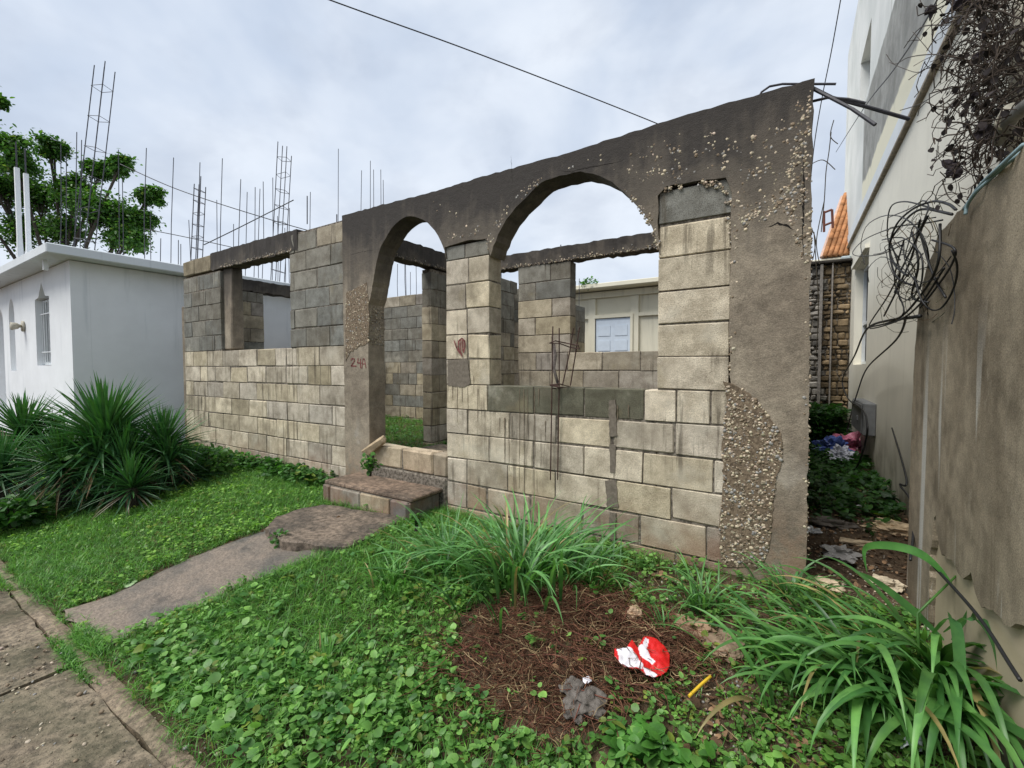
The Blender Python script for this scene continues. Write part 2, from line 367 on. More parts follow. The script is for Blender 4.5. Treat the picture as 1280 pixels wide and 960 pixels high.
# ---------------------------------------------------------------- front steps
def irregular(mb,poly,z0,z1,col=(1,1,1),seed=0,amp=.012,sub=.05):
    pts=[];rnd=random.Random(seed)
    for i in range(len(poly)):
        a=Vector(poly[i][:2]);b=Vector(poly[(i+1)%len(poly)][:2]); n=max(1,int((b-a).length/sub))
        for k in range(n):
            p=a+(b-a)*(k/n); pts.append((p.x+rnd.uniform(-amp,amp),p.y+rnd.uniform(-amp,amp)))
    # bevelled top ring
    n=len(pts); cx=sum(p[0] for p in pts)/n; cy=sum(p[1] for p in pts)/n
    inn=[(p[0]+(cx-p[0])*.03,p[1]+(cy-p[1])*.03) for p in pts]
    vs=[(p[0],p[1],z0) for p in pts]+[(p[0],p[1],z1-.012+rnd.uniform(-.004,.002)) for p in pts]+[(p[0],p[1],z1) for p in inn]
    fs=[(i,(i+1)%n,(i+1)%n+n,i+n) for i in range(n)]+[(i+n,(i+1)%n+n,(i+1)%n+2*n,i+2*n) for i in range(n)]
    tr=tessellate_polygon([[Vector((p[0],p[1],0)) for p in inn]]); fs+=[tuple(k+2*n for k in t) for t in tr]
    mb.add(vs,fs,col)
st=empty('front_step',(-3.0,2.6,0),'low concrete block entrance step with wet worn landing slab below the doorway','step')
l=MB(); poly=[P(332,664,z=.0),P(345,650,z=.0),P(372,640,z=.0),P(405,634,z=.0),(-2.5,2.47),(-2.52,2.36),P(470,671,z=.0),P(430,688,z=.0),P(388,684,z=.0),P(352,680,z=.0)]
poly_land=[tuple(q)[:2] for q in poly]; irregular(l,poly,-.12,.03,seed=3,amp=.014); l.build('landing_slab',m_walk('landing_concrete',(.08,.066,.052),(.20,.155,.115),False),st)
s2=MB(); box(s2,-3.56,-2.47,2.46,2.83,.15,.183,ch=.006,jit=.003); s2.build('tread',m_walk('tread_concrete',(.12,.09,.065),(.24,.17,.12),False),st)
s3=MB(); CB=lambda v=1.,w=0: (.47*v+U(-.03,.03),.405*v+U(-.02,.02)+w,.285*v+U(-.03,.02)+w)
GB=lambda v=1.: (.235*v+U(-.02,.02),.235*v+U(-.015,.015),.215*v+U(-.015,.02))
for (a,b,c) in[(-3.56,-3.46,GB(.6)),(-3.45,-3.06,GB(1.25)),(-3.05,-2.70,CB(.85)),(-2.69,-2.50,GB(.7))]: box(s3,a,b,2.435,2.62,-.06,.148,c,ch=.008,jit=.003)
box(s3,-2.66,-2.488,2.45,2.80,-.06,.147,GB(.8),ch=.008,jit=.003)
box(s3,-3.57,-3.40,2.63,2.82,-.06,.147,GB(.6),ch=.008,jit=.003)
s3.build('step_block',M['block'],st)
s4=MB(); box(s4,-3.55,-2.5,2.45,2.81,-.07,.149); s4.build('mortar',M['mortar'],st)
# ---------------------------------------------------------------- unfinished house
HS=empty('unfinished_house',(-3.6,2.83,0),'roofless concrete block house shell with two arches in its weathered front wall','house')
def bwall(axis,c0,c1,rects,zrow,colf,name='block_wall',parent=HS,bl=.406,rh=.2032,phase=0,seed=0,ch=.007,jit=.0028):
    """axis 'x': wall runs along x, thickness y in (c0,c1). rects: (u0,u1,z0,z1)"""
    rnd=random.Random(seed); mb=MB(); mo=MB()
    zmin=min(r[2] for r in rects); zmax=max(r[3] for r in rects)
    k0=int(math.floor((zmin-zrow)/rh)); k1=int(math.ceil((zmax-zrow)/rh))
    def put(u0,u1,z0,z1,c,m,rec=0,**kw):
        if axis=='x': box(m,u0,u1,c0+rec,c1-rec,z0,z1,c,**kw)
        else: box(m,c0+rec,c1-rec,u0,u1,z0,z1,c,**kw)
    for k in range(k0,k1):
        z0=zrow+k*rh; z1=z0+rh; zc=(z0+z1)/2
        iv=[]
        for r in rects:
            if r[2]<zc<r[3]+.02: iv.append([r[0],r[1],max(z0,r[2]),min(z1,r[3])])
        iv.sort(); mg=[]
        for q in iv:
            if mg and abs(mg[-1][1]-q[0])<.01: mg[-1][1]=q[1]
            else: mg.append(q[:])
        for (a,b,za,zb) in mg:
            if zb-za<.03: continue
            if b-a<.5:
                cuts=[a,b] if b-a<.42 else [a,(a+b)/2+rnd.uniform(-.02,.02),b]
            else:
                off=((k%2)*bl/2+phase+rnd.uniform(-.015,.015)); s=math.floor((a-off)/bl)*bl+off; cuts=[a]
                while s<b-.06:
                    if s>a+.06: cuts.append(s+(rnd.uniform(-.01,.01)))
                    if rnd.random()<.05 and s>a: cuts.append(s+bl/2)
                    s+=bl
                cuts=sorted(cuts)+[b]
            j=.0045
            for i in range(len(cuts)-1):
                u0=cuts[i]+(j if i else .001);u1=cuts[i+1]-(j if i<len(cuts)-2 else .001)
                if u1-u0<.03: continue
                dz=rnd.uniform(-.002,.002); o=rnd.uniform(-.003,.003)
                put(u0,u1,za+j+dz,zb-j+dz if zb<rects[0][3]+9 else zb,colf((u0+u1)/2,(za+zb)/2,rnd),mb,rec=o,ch=rnd.choice((.002,.003,.003,.004,.008)),jit=rnd.choice((.001,.002,.0035)))
    for r in rects:
        put(r[0]+.004,r[1]-.004,r[2],r[3]-.012,(1,1,1),mo,rec=.0065)
    o=mb.build(name,M['block'],parent); mo.build('mortar',M['mortar'],o); return o
def cream(r,v=1.): q=v*r.uniform(.74,1.12); w=r.uniform(-.02,.02); return (.58*q+w,.51*q+w*.5,.395*q-w)
def grey(r,v=1.): q=v*r.uniform(.82,1.12); w=r.uniform(-.01,.01); return (.225*q+w,.218*q,.19*q-w)
def cf_left(u,z,r):
    if z>1.43: return grey(r,1.05) if not(z>2.45 and u>-4.1) else cream(r,.7)
    return cream(r,.98) if r.random()<.9 else cream(r,.75)
T0,T1=2.83,3.0
bwall('x',T0,T1,[(-7.24,-6.2,-.25,2.46),(-6.2,-4.66,-.25,1.425),(-4.66,-3.735,-.25,2.665)],1.425,cf_left,phase=.1,seed=1)
def cf_right(u,z,r):
    if u>-.72 and z>2.09: return grey(r,1.15)
    if z>2.05 : return grey(r,1.0)
    if .86<z<1.08 and -2.0<u<-.9:
        return (.15,.145,.105) if u<-1.2 or u>-1.0 else (.17,.15,.11)
    if .86<z<1.08 and -.95<u<-.72: return (.36,.28,.16)
    if z<.3: return cream(r,.8)
    if u>-.72: return cream(r,1.15)
    return cream(r,1.05)
bwall('x',T0,T1,[(-2.428,-1.99,-.25,2.20),(-1.99,-.705,-.25,1.066),(-.705,-.30,-.25,2.29)],1.066,cf_right,phase=.22,seed=5)
# side, inner and back walls
def cf_in(u,z,r):
    if z>1.75: return grey(r,1.05) if r.random()<.85 else cream(r,.72)
    if z>1.2: return grey(r,1.05) if r.random()<.3 else cream(r,.8)
    return cream(r,.75)
def cf_back(u,z,r):
    if z>2.35: return cream(r,.72)
    if z>1.35: return grey(r,1.1)
    return grey(r,1.1) if r.random()<.25 else cream(r,.72)
def cf_mid(u,z,r):
    if z>2.0: return grey(r,1.05)
    return cream(r,.82)
bwall('y',-7.25,-7.08,[(3.01,3.86,-.1,2.38),(3.86,4.95,-.1,1.2),(4.95,8.6,-.1,2.5)],1.2,cf_in,seed=7)
bwall('x',5.8,5.97,[(-7.07,-3.77,-.1,2.52)],.29,cf_back,seed=8)
bwall('y',-3.75,-3.6,[(3.93,4.62,-.1,2.38)],.1,cf_mid,seed=9)
bwall('y',-3.74,-3.6,[(4.63,5.79,-.1,2.52),(5.98,8.55,-.1,2.45)],.3,cf_in,seed=10)
bwall('x',4.5,4.65,[(-2.745,-2.07,-.1,2.385),(-2.07,-.9,-.1,1.375),(-.9,-.11,-.1,2.385)],1.375,cf_mid,seed=11,phase=.13)
bwall('y',-.09,.07,[(3.01,8.6,-.1,2.5)],.3,cf_in,seed=12)
bwall('x',8.62,8.78,[(-7.07,-3.9,-.1,2.4)],.3,cf_in,seed=13)
bwall('x',8.62,8.78,[(-1.2,.07,-.1,1.2)],.3,cf_in,seed=14)
# rough beams
def beam(axis,c0,c1,u0,u1,z0,z1,seed=0,name='tie_beam'):
    rnd=random.Random(seed); n=max(4,int((u1-u0)/.05)); vs=[];fs=[];m=6
    for i in range(n+1):
        u=u0+(u1-u0)*i/n; e=lambda a:rnd.uniform(-a,a)
        prof=[(c0+e(.005),z0+e(.012)),(c1+e(.005),z0+e(.012)),(c1+e(.006),(z0+z1)/2+e(.01)),(c1+e(.006),z1+e(.006)),(c0+e(.006),z1+e(.006)),(c0+e(.006),(z0+z1)/2+e(.01))]
        for (c,z) in prof: vs.append((u,c,z) if axis=='x' else (c,u,z))
    for i in range(n):
        for k in range(m): fs.append((i*m+k,i*m+(k+1)%m,(i+1)*m+(k+1)%m,(i+1)*m+k))
    fs+=[tuple(range(m)),tuple(n*m+k for k in range(m-1,-1,-1))]
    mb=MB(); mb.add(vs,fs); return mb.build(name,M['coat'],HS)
bl=beam('x',2.825,3.005,-6.42,-4.50,2.47,2.69,1)
mb=MB(); 
for (a,b) in[(-7.24,-6.9),(-6.89,-6.44)]: box(mb,a,b,2.83,3.0,2.475,2.675,(.27,.23,.16),ch=.008,jit=.003)
mb.build('cap_block',M['block'],HS)
bj=MB(); box(bj,-6.21,-6.0,2.87,3.02,1.43,2.47,ch=.01,jit=.01); bj.build('window_jamb',M['coat'],HS)
b2=beam('y',-7.255,-7.07,3.01,8.6,2.385,2.56,2)
b3=beam('y',-3.76,-3.59,2.99,4.5,2.39,2.60,3)
b4=beam('x',4.49,4.66,-3.76,.07,2.39,2.55,4)
# arched concrete front
FX=lambda px,py:(P(px,py,y=2.83).x,P(px,py,y=2.83).z)
door_arch=[(559,324),(555,308),(545,289),(531,276),(515,270.5),(501,276),(487,292),(475,317),(468,352),(463,380)]
big_arch=[(825,318),(821,297),(811,276),(794,255),(773,234),(750,221),(726,216),(701,221),(677,230),(661,246),(640,267),(623,295),(612,330)]
def curve(pts,n=3):
    out=[];m=len(pts)
    for i in range(m-1):
        p0=Vector(pts[max(i-1,0)]);p1=Vector(pts[i]);p2=Vector(pts[i+1]);p3=Vector(pts[min(i+2,m-1)])
        for k in range(n):
            t=k/n; out.append(tuple(.5*((2*p1)+(p2-p0)*t+(2*p0-5*p1+4*p2-p3)*t*t+(3*p1-p0-3*p2+p3)*t**3)))
    out.append(tuple(pts[-1])); return out
def dens(pts,step,amp,rnd):
    out=[]
    for i in range(len(pts)-1):
        a=Vector(pts[i]);b=Vector(pts[i+1]); n=max(1,int((b-a).length/step))
        for k in range(n):
            p=a+(b-a)*k/n; out.append((p.x+rnd.uniform(-amp,amp),p.y+rnd.uniform(-amp,amp)))
    return out
rn=random.Random(4)
top=[(-3.735,2.685),(-3.2,2.685),(-2.6,2.67),(-2.0,2.68),(-1.4,2.675),(-.9,2.69),(-.5,2.70),(-.2,2.70),(.075,2.695)]
outer=[(-3.735,-.25),(-3.735,1.0),(-3.735,2.0)]+top+[(.078,2.0),(.085,1.2),(.09,.5),(.095,-.25)]
rightb=[(-.31,-.25),(-.325,.2),(-.30,.6),(-.305,.9),(-.285,1.05),(-.298,1.3),(-.300,1.9),(-.300,2.10),(-.30,2.2),(-.33,2.285),(-.45,2.30),(-.66,2.31),(-.71,2.26),(-.708,2.0)]
poly=dens(outer,.04,.0045,rn)+dens(rightb,.05,.004,rn)
poly+=dens([FX(*p) for p in curve(big_arch)],.035,.005,rn)
poly+=dens([(-1.995,2.14),(-1.995,2.2),(-2.2,2.215),(-2.425,2.19),(-2.425,2.10)],.05,.004,rn)
poly+=dens([FX(*p) for p in curve(door_arch)],.04,.003,rn)
poly+=dens([(-3.375,1.8),(-3.375,1.2),(-3.375,.5),(-3.37,-.25)],.06,.003,rn)
fr=MB(); prism(fr,[poly],lambda u,v,d:(u,d,v),2.815,3.012)
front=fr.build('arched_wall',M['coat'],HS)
# exposed stones
ICO=[];t=(1+5**.5)/2
for a in(-1,1):
    for b in(-t,t): ICO+= [(a,b,0),(0,a,b),(b,0,a)]
ICO=[Vector(v).normalized() for v in ICO]
import itertools
def ico_faces():
    fs=[]
    for c in itertools.combinations(range(12),3):
        d=[(ICO[c[i]]-ICO[c[j]]).length for i,j in((0,1),(1,2),(0,2))]
        if max(d)<1.2: 
            n=(ICO[c[1]]-ICO[c[0]]).cross(ICO[c[2]]-ICO[c[0]]); 
            fs.append(c if n.dot(ICO[c[0]])>0 else (c[0],c[2],c[1]))
    return fs
ICF=ico_faces()
def stones(name,pts3,rlo,rhi,parent,axis='y',cols=None,mat=None,dark=.33,flat=.38):
    n=len(pts3); pos=np.array(pts3)
    yaw=RNG.uniform(0,6.28,n);pi_=RNG.uniform(0,6.28,n);ro=RNG.uniform(0,6.28,n); s=RNG.uniform(0,1,n)**1.7*(rhi-rlo)+rlo
    sc=np.stack([s*RNG.uniform(.7,1.3,n),s*RNG.uniform(.6,1.2,n),s*RNG.uniform(.5,1,n)],1)
    Mx=rotm(yaw,pi_,ro,sc)
    if axis=='y': Mx[:,1,:]*=flat
    elif axis=='z': Mx[:,2,:]*=flat
    else: Mx[:,0,:]*=flat
    q=RNG.uniform(.4,1.2,n)[:,None]; base=np.array([.52,.44,.32])[None]+RNG.normal(0,.012,(n,3)); c=np.clip(base*q,.02,.8)
    dk=RNG.uniform(0,1,n)<dark; c[dk]=np.array([.20,.15,.10])*RNG.uniform(.6,1.2,(dk.sum(),1))
    gy=RNG.uniform(0,1,n)<.15; c[gy]=np.array([.30,.29,.27])*RNG.uniform(.7,1.2,(gy.sum(),1))
    if cols is not None: c=cols
    return scatter(name,[tuple(v) for v in ICO],ICF,pos,Mx,c,mat or M['stone'],parent,smooth=False)
def sample_px(poly,n,dens_noise=0,seed=0):
    xs_=[p[0] for p in poly];ys_=[p[1] for p in poly]; out=[]
    while len(out)<n:
        x=RNG.uniform(min(xs_),max(xs_),2000);y=RNG.uniform(min(ys_),max(ys_),2000); ok=inpoly(x,y,poly)
        for a,b in zip(x[ok],y[ok]):
            if dens_noise and mn.noise(Vector((a/14,b/14,seed)))<dens_noise+.15*mn.noise(Vector((a/50,b/50,seed+5))): continue
            out.append((a,b))
            if len(out)>=n: break
    return out
patchA=[(905,478),(925,482),(950,505),(975,540),(978,570),(970,600),(965,640),(962,680),(950,708),(903,706),(900,660),(905,600),(903,540),(910,500)]
patchB=[(435,366),(448,360),(460,354),(463,380),(463,428),(452,433),(440,440),(434,452),(434,400)]
rn=random.Random(9); MCR=m_plain('crumbled_render',(.19,.145,.10),.95,.2,.5,60,1)
for pl in(patchB,patchA):
    sheets=MB(); lp=dens([FX(*p) for p in pl]+[FX(*pl[0])],.03,.008,rn); prism(sheets,[lp],lambda u,v,d:(u,d,v),2.811,2.8155); ex=sheets.build('exposed_aggregate',MCR,HS)
pts=[]
def on(pxs,out=2.811): 
    r=[]
    for a,b in pxs:
        x,z=FX(a,b); r.append((x,out+U(-.0005,.0045),z))
    return r
pts+=on(sample_px(patchA,4300,-.28,7)); 
pts+=on(sample_px(patchB,1100))
pts+=on(sample_px([(790,188),(860,165),(950,172),(990,135),(1012,112),(1014,330),(1000,300),(985,262),(930,290),(915,262),(880,232),(830,242),(800,228),(740,203),(700,205)],3000,.02,1),2.8165)
pts+=on(sample_px([(995,170),(1013,110),(1015,330),(1000,330),(985,270),(930,285),(925,275),(975,240)],1300,-.08,2),2.8155)
pts+=on(sample_px([(1006,340),(1014,335),(1011,700),(1004,700)],220,0,2),2.8165)
pts+=on(sample_px([(608,300),(622,275),(650,240),(678,220),(705,210),(730,208),(705,214),(680,226),(662,242),(640,263),(622,290),(612,315)],420,-.1,3),2.8165)
pts+=on(sample_px([(775,226),(795,245),(815,270),(825,300),(826,330),(818,300),(806,272),(790,252)],240,-.1,3),2.8165)
pts+=on(sample_px([(560,292),(580,283),(608,282),(611,292),(590,296),(562,300)],160,-.1,3),2.8165)
pts+=on(sample_px([(535,253),(550,252),(572,265),(573,275),(550,266)],70,-.1,3),2.8165)
pts+=on(sample_px([(905,268),(925,285),(918,470),(912,470),(913,300)],200,.0,3),2.8165)
stones('exposed_stone',pts,.0022,.0125,ex)['kind']='stuff'
# reveal of left column (door jamb) stones, stones under beams
pj=[(-3.373+U(-.002,.001),U(2.83,3.0),U(1.42,1.8)) for _ in range(350)]
stones('exposed_stone',pj,.003,.010,ex,axis='x')['kind']='stuff'
def beam_st(axis,c,u0,u1,z0,n,face): 
    return [((U(u0,u1),face+U(-.002,.002),z0+abs(random.gauss(0,.02))) if axis=='x' else (face+U(-.002,.002),U(u0,u1),z0+abs(random.gauss(0,.02)))) for _ in range(n)]
for bb,p in((bl,beam_st('x',0,-6.2,-4.6,2.47,380,2.824)),(b3,beam_st('y',0,3,4.5,2.39,260,-3.588)),(b4,beam_st('x',0,-3.5,-.1,2.385,700,4.489))):
    stones('exposed_stone',p,.003,.011,bb)['kind']='stuff'
# top crust of mortar drips / cracks : cracks drawn as thin flat near-black strips on the wall face
MCK=m_plain('crack_dark',(.02,.018,.016),.95,.1,.3,50,0)
def crack(pxs,w=.004,y=2.8145):
    q=[Vector(p) for p in dens([FX(*p) for p in pxs],.012,.0025,rn)]+[Vector(FX(*pxs[-1]))]; n=len(q); lo=[];hi=[]
    for i,p in enumerate(q):
        d=(q[min(i+1,n-1)]-q[max(i-1,0)]).normalized(); k=w*U(.2,.6)*math.sin(PI*(i+.3)/(n-.4)); lo.append((p.x+d.y*k,y,p.y-d.x*k)); hi.append((p.x-d.y*k,y,p.y+d.x*k))
    ck=MB(); ck.add(lo+hi,[(i,i+1,n+i+1,n+i) for i in range(n-1)]); ck.build('crack',MCK,front)
crack([(700,214),(715,216),(728,212),(745,209),(762,206),(780,202)],.006)
crack([(960,285),(972,280),(985,284),(992,288)],.012)
crack([(640,195),(642,230)],.003); crack([(431,322),(450,316),(475,312)],.003)
crack([(1003,180),(1005,230),(1003,300),(1006,335)],.01)
# threshold
th=MB()
for (a,b,c) in[(-3.35,-2.98,(.50,.42,.30)),(-2.97,-2.60,(.52,.42,.30)),(-2.59,-2.435,(.38,.32,.24))]: box(th,a,b,2.84,3.0,.275,.462,c,ch=.012,jit=.005)
th.build('threshold_block',M['block'],HS)
tm=MB(); box(tm,-3.37,-2.43,2.825,3.0,-.1,.27,ch=.01,jit=.004); box(tm,-3.33,-2.45,2.855,2.99,.26,.45); tm.build('threshold_base',M['mortar'],HS)
tc=MB(); rough_slab(tc,-3.3,-2.5,3.42,3.75,.36,.12,seed=77,ed=.02); tc.build('inner_kerb',M['walk'],HS)
# mortar strip and smears over block joints
MSM=m_plain('dried_mortar',(.17,.145,.115),.9,.2,.25,40,.6)
for (pts_) in ([(761,500),(770,500),(771,545),(762,545)],[(762,555),(770,556),(769,590),(763,590)],[(757,600),(771,600),(773,634),(759,634)],[(762,640),(770,641),(769,690),(763,690)],[(560,450),(585,448),(588,480),(580,484),(560,482)]):
    lp=dens([FX(*p) for p in pts_]+[FX(*pts_[0])],.02,.004,rn); ms=MB(); prism(ms,[lp],lambda u,v,d:(u,d,v),2.8235,2.832); ms.build('mortar_smear',MSM,HS)
# drip stains below window sill: thin dried cement runs
MDR=m_plain('cement_run',(.17,.135,.095),.85,.2,.3,60,.2); rn=random.Random(21)
for px,y0,y1 in [(566,480,520),(572,484,550),(578,482,512),(585,484,528),(592,470,500),(598,486,540),(625,522,560),(631,522,600),(636,524,640),(640,520,560),(650,486,640),(655,486,690),(660,486,560),(668,486,600),(674,486,530),(682,526,560),(772,506,545),(786,506,530)]:
    dr=MB(); y1=y0+(y1-y0)*rn.uniform(.45,.85); a=FX(px,y0);b=FX(px+rn.uniform(-1,1),y1); w=rn.uniform(.0015,.0055); n=14; L=[];Rr=[]
    for i in range(n+1):
        z=a[1]+(b[1]-a[1])*i/n; xo=a[0]+(b[0]-a[0])*i/n+rn.uniform(-.0015,.0015); ww=w*(1-.8*i/n)*rn.uniform(.5,1.4); L.append((xo-ww,z));Rr.append((xo+ww,z))
    prism(dr,[L+Rr[::-1]],lambda u,v,d:(u,d,v),2.8255,2.828); dr.build('drip_stain',MDR,HS)
# red painted marks
gf=MB()
def stroke(mb,pts,w,y):
    pts=[Vector(p) for p in pts]
    for i in range(len(pts)-1):
        a,b=pts[i],pts[i+1]; d=(b-a).normalized(); n=Vector((-d.y,d.x))*w; a=a-d*w*.5;b=b+d*w*.5
        mb.add([(a.x-n.x,y,a.y-n.y),(b.x-n.x,y,b.y-n.y),(b.x+n.x,y,b.y+n.y),(a.x+n.x,y,a.y+n.y)],[(0,1,2,3)])
def pxs(l): return [FX(*p) for p in l]
k=60/1280
def g1(l): return pxs([(425+a*k,430+b*k*1.0) for a,b in l])
stroke(gf,g1([(330,430),(370,385),(420,400),(425,450),(380,520),(335,585),(470,590)]),.006,2.8125)
stroke(gf,g1([(520,390),(505,500),(600,510)]),.006,2.8128); stroke(gf,g1([(590,400),(585,640)]),.006,2.8122)
stroke(gf,g1([(620,650),(650,400),(690,400),(730,640)]),.005,2.8126); stroke(gf,g1([(635,530),(710,530)]),.004,2.8123)
gf.build('painted_number',M['paint'],HS); gf=MB()
def g2(l): return pxs([(555+a*k,410+b*k) for a,b in l])
stroke(gf,g2([(290,340),(350,520),(430,660),(500,700)]),.0055,2.8195); stroke(gf,g2([(400,340),(400,620)]),.004,2.8198)
stroke(gf,g2([(450,680),(400,500),(430,330),(500,280),(570,350),(580,500),(540,660)]),.006,2.8193); stroke(gf,g2([(470,320),(470,660),(500,760)]),.005,2.8197); stroke(gf,g2([(520,330),(530,620)]),.006,2.8191)
gf.build('painted_mark',M['paint'],HS)
# rebar out of the right corner and upright rods on the walls
def rod(pts,r=.008,name='rebar',mat='steel',parent=HS,n=6):
    m=MB(); tube(m,pts,r,n); return m.build(name,M[mat],parent)
rod([P(947,124,y=2.93),P(952,115,y=2.93),P(962,108,y=2.93),P(978,105,y=2.93),P(1000,105,y=2.93),P(1045,105,y=2.93)],.006)
rod([P(1012,108,y=2.95),P(1040,122,y=2.97),P(1085,134,y=3.0),P(1137,149,y=3.05)],.009)
rod([P(1014,110,y=2.9),P(1036,121,y=2.85),P(1065,136,y=2.8),P(1094,156,y=2.75)],.009)
rod([P(1014,127,y=2.92),P(1035,122,y=2.9),P(1060,124,y=2.9),P(1082,129,y=2.9)],.007)
for px,y0,y1,yy in[(701,306,330,4.57),(384,245,280,2.92),(421,268,285,2.93)]:
    rod([P(px,y1,y=yy),P(px,y0,y=yy)],.006)
for x,y,z0,h in[(-6.6,5.88,2.5,.5),(-6.0,5.88,2.5,.6),(-5.4,5.88,2.5,.45),(-3.67,7.0,2.42,.7),(-3.67,7.6,2.42,.5),(-3.67,8.4,2.42,.6)]:
    rod([(x,y,z0),(x+U(-.03,.03),y,z0+h)],.006)
rod([P(500,330,x=-5.0) if False else (-3.9,5.88,2.5),(-3.92,5.9,2.95)],.006)
# rusted cage on the sill
rc=empty('rebar_cage',P(690,484,y=2.80),'rusty bent reinforcement cage hooked over the front window sill','rebar')
yy=2.79
rods=[[(688,600),(689,540),(690,480),(691,408)],[(697,600),(698,540),(699,480),(699,410)],[(703,482),(712,440),(716,415),(717,410)],[(713,482),(719,445),(724,412),(725,409)]]
for i,pp in enumerate(rods):
    m=MB(); tube(m,[P(a,b,y=yy+.02*(i%2)) for a,b in pp],.0042,6); m.build('rod',M['rust'],rc)
for i,(zc,pl) in enumerate([(0,[(687,429),(699,429),(712,434),(724,436),(723,432),(708,429),(694,426),(687,429)]),(1,[(687,481),(700,480),(714,484),(701,484),(688,482)]),(2,[(689,481),(697,482),(697,486),(690,485)])]):
    m=MB(); pts_=[P(a,b,y=yy-.012+.07*(k%3==2)) for k,(a,b) in enumerate(pl)]; tube(m,pts_,.0045,6); m.build('tie',M['rust'],rc)
m=MB(); tube(m,[P(692,430,y=2.81),P(694,445,y=2.82),P(692,460,y=2.81),P(698,482,y=2.82)],[.012,.014,.012,.010],8); m.build('mortar_lump',m_plain('caked_mortar',(.25,.21,.19),.9,.2,.4,50,1),rc,True)
# ---------------------------------------------------------------- white house on the left
WH=empty('white_house',(-14,6,0),'white flat roofed neighbour house with one barred window and tall arched recesses','house')
def arch_loop(x0,x1,z0,zs,zt,gothic=True,n=8):
    xm=(x0+x1)/2; l=[(x0,z0),(x1,z0),(x1,zs)]
    for i in range(1,n): 
        t=i/n; l.append((x1+(xm-x1)*(1-math.cos(t*PI/2)) if gothic else x1+(xm-x1)*t, zs+(zt-zs)*math.sin(t*PI/2)))
    l.append((xm,zt)); 
    for i in range(n-1,0,-1):
        t=i/n; l.append((x0+(xm-x0)*(1-math.cos(t*PI/2)) if gothic else x0+(xm-x0)*t, zs+(zt-zs)*math.sin(t*PI/2)))
    l.append((x0,zs)); return l
wb=MB(); box(wb,-20,-8.4,2.14,13.5,-.5,2.68)
outer=[(-20,-.5),(-8.4,-.5),(-8.4,2.68),(-20,2.68)]
win=[(-10.2,1.24),(-9.42,1.24),(-9.42,2.28),(-9.42-.2,2.30),(-9.81,2.52),(-10.0,2.30),(-10.2,2.28)]
nich=[arch_loop(-11.95,-11.55,1.15,2.1,2.42),arch_loop(-13.2,-12.4,.2,2.0,2.35)]
prism(wb,[outer,win]+nich,lambda u,v,d:(u,d,v),1.94,2.139); wb.build('wall',M['white'],WH)
rf=MB(); box(rf,-20.5,-8.12,1.66,13.8,2.69,2.82,ch=.012); r_=rf.build('roof',M['wroof'],WH)
wf=MB()
for a,b,c,d in[(-10.19,-9.43,2.24,2.27),(-10.19,-9.43,1.25,1.29),(-10.19,-10.15,1.29,2.24),(-9.47,-9.43,1.29,2.24),(-9.84,-9.79,1.29,2.24)]: box(wf,a,b,2.02,2.06,c,d)
w_=wf.build('window',M['frame'],WH); gp=MB(); box(gp,-10.15,-9.47,2.065,2.075,1.29,2.24); gp.build('glass_pane',M['glass'],w_)
gg=MB()
for x in np.arange(-10.12,-9.45,.11): box(gg,x-.006,x+.006,1.995,2.007,1.27,2.26)
for z in(1.45,2.05): box(gg,-10.19,-9.43,1.99,1.994,z-.008,z+.008)
gg.build('window_grille',M['frame'],w_)
lp=MB(); tube(lp,[(-10.9,1.93,1.90),(-10.9,1.91,1.90)],[.09,.09],16); tube(lp,[(-10.9,1.91,1.90),(-10.9,1.88,1.9),(-10.9,1.86,1.9),(-10.9,1.79,1.89),(-10.9,1.78,1.89)],[.02,.03,.05,.065,.05],14,(.8,.8,.72)); lp.build('wall_lamp',M['pipe'],WH,True)
for a,b,tt in[(25,36,6.6),(36,40,6.8)]:
    pb=P(a,312,t=tt); mb=MB(); w=.026
    mb.add([(pb.x-w*s1*(1.3 if zz==0 else 1),pb.y-w*s2*(1.3 if zz==0 else 1),2.82+zz) for zz in(0,.35,1.35) for s1,s2 in((-1,-1),(1,-1),(1,1),(-1,1))],
           [(i*4+k,i*4+(k+1)%4,i*4+4+(k+1)%4,i*4+4+k) for i in(0,1) for k in range(4)]+[(8,9,10,11)])
    o=mb.build('roof_post',M['white'],WH); m=MB()
    for s in(-.02,.02): tube(m,[(pb.x+s,pb.y,4.1),(pb.x+s,pb.y,4.55)],.006,5)
    m.build('starter_bar',M['steel'],o)
m=MB(); box(m,-8.75,-8.70,1.75,1.80,2.55,2.69); m.build('drain_spout',M['white'],WH)
# starter bars standing on the roof slab
singles=[(183,185,180,9),(217,197,212,9.2),(250,203,244,9),(278,198,274,9.4),(301,224,296,9.3),(309,240,305,9.8),(319,234,316,9.5),(325,236,322,10),(329,227,326,9.7),(341,222,339,10),(362,260,361,10),(96,165,90,9),(102,175,98,9.2),(76,180,72,9),(83,192,80,9),(148,187,148,9.3),(153,225,152,9.5),(188,270,188,10),
(423,186,421,10.6),(452,213,450,10.8),(463,201,462,10.8),(467,212,466,11.2),(476,212,474,10.8),(479,225,480,11),(388,240,388,10),(201,298,200,9.2),(223,300,222,9.4),(226,305,227,9.6),(506,315,507,11.6),(520,325,520,11.8),(531,318,531,12),(538,328,539,12),(497,330,497,11.5),(513,340,513,12.2),(606,228,606,12.6),(597,262,597,12.3),(612,260,611,12.6),(544,345,544,12.3),(271,250,272,10.5),(236,275,236,10.2),(347,270,346,10.5),(356,285,356,10.7),(292,280,291,10.4)]
for (a,b,c,tt) in singles:
    p1=P(a,b,t=tt); p0=P(c,320,t=tt); p0.z=2.80; 
    mid=(p0+p1)/2+Vector((U(-.02,.02),U(-.02,.02),0))
    rod([p0,mid,p1],.0075,'starter_bar','steel',r_,5)
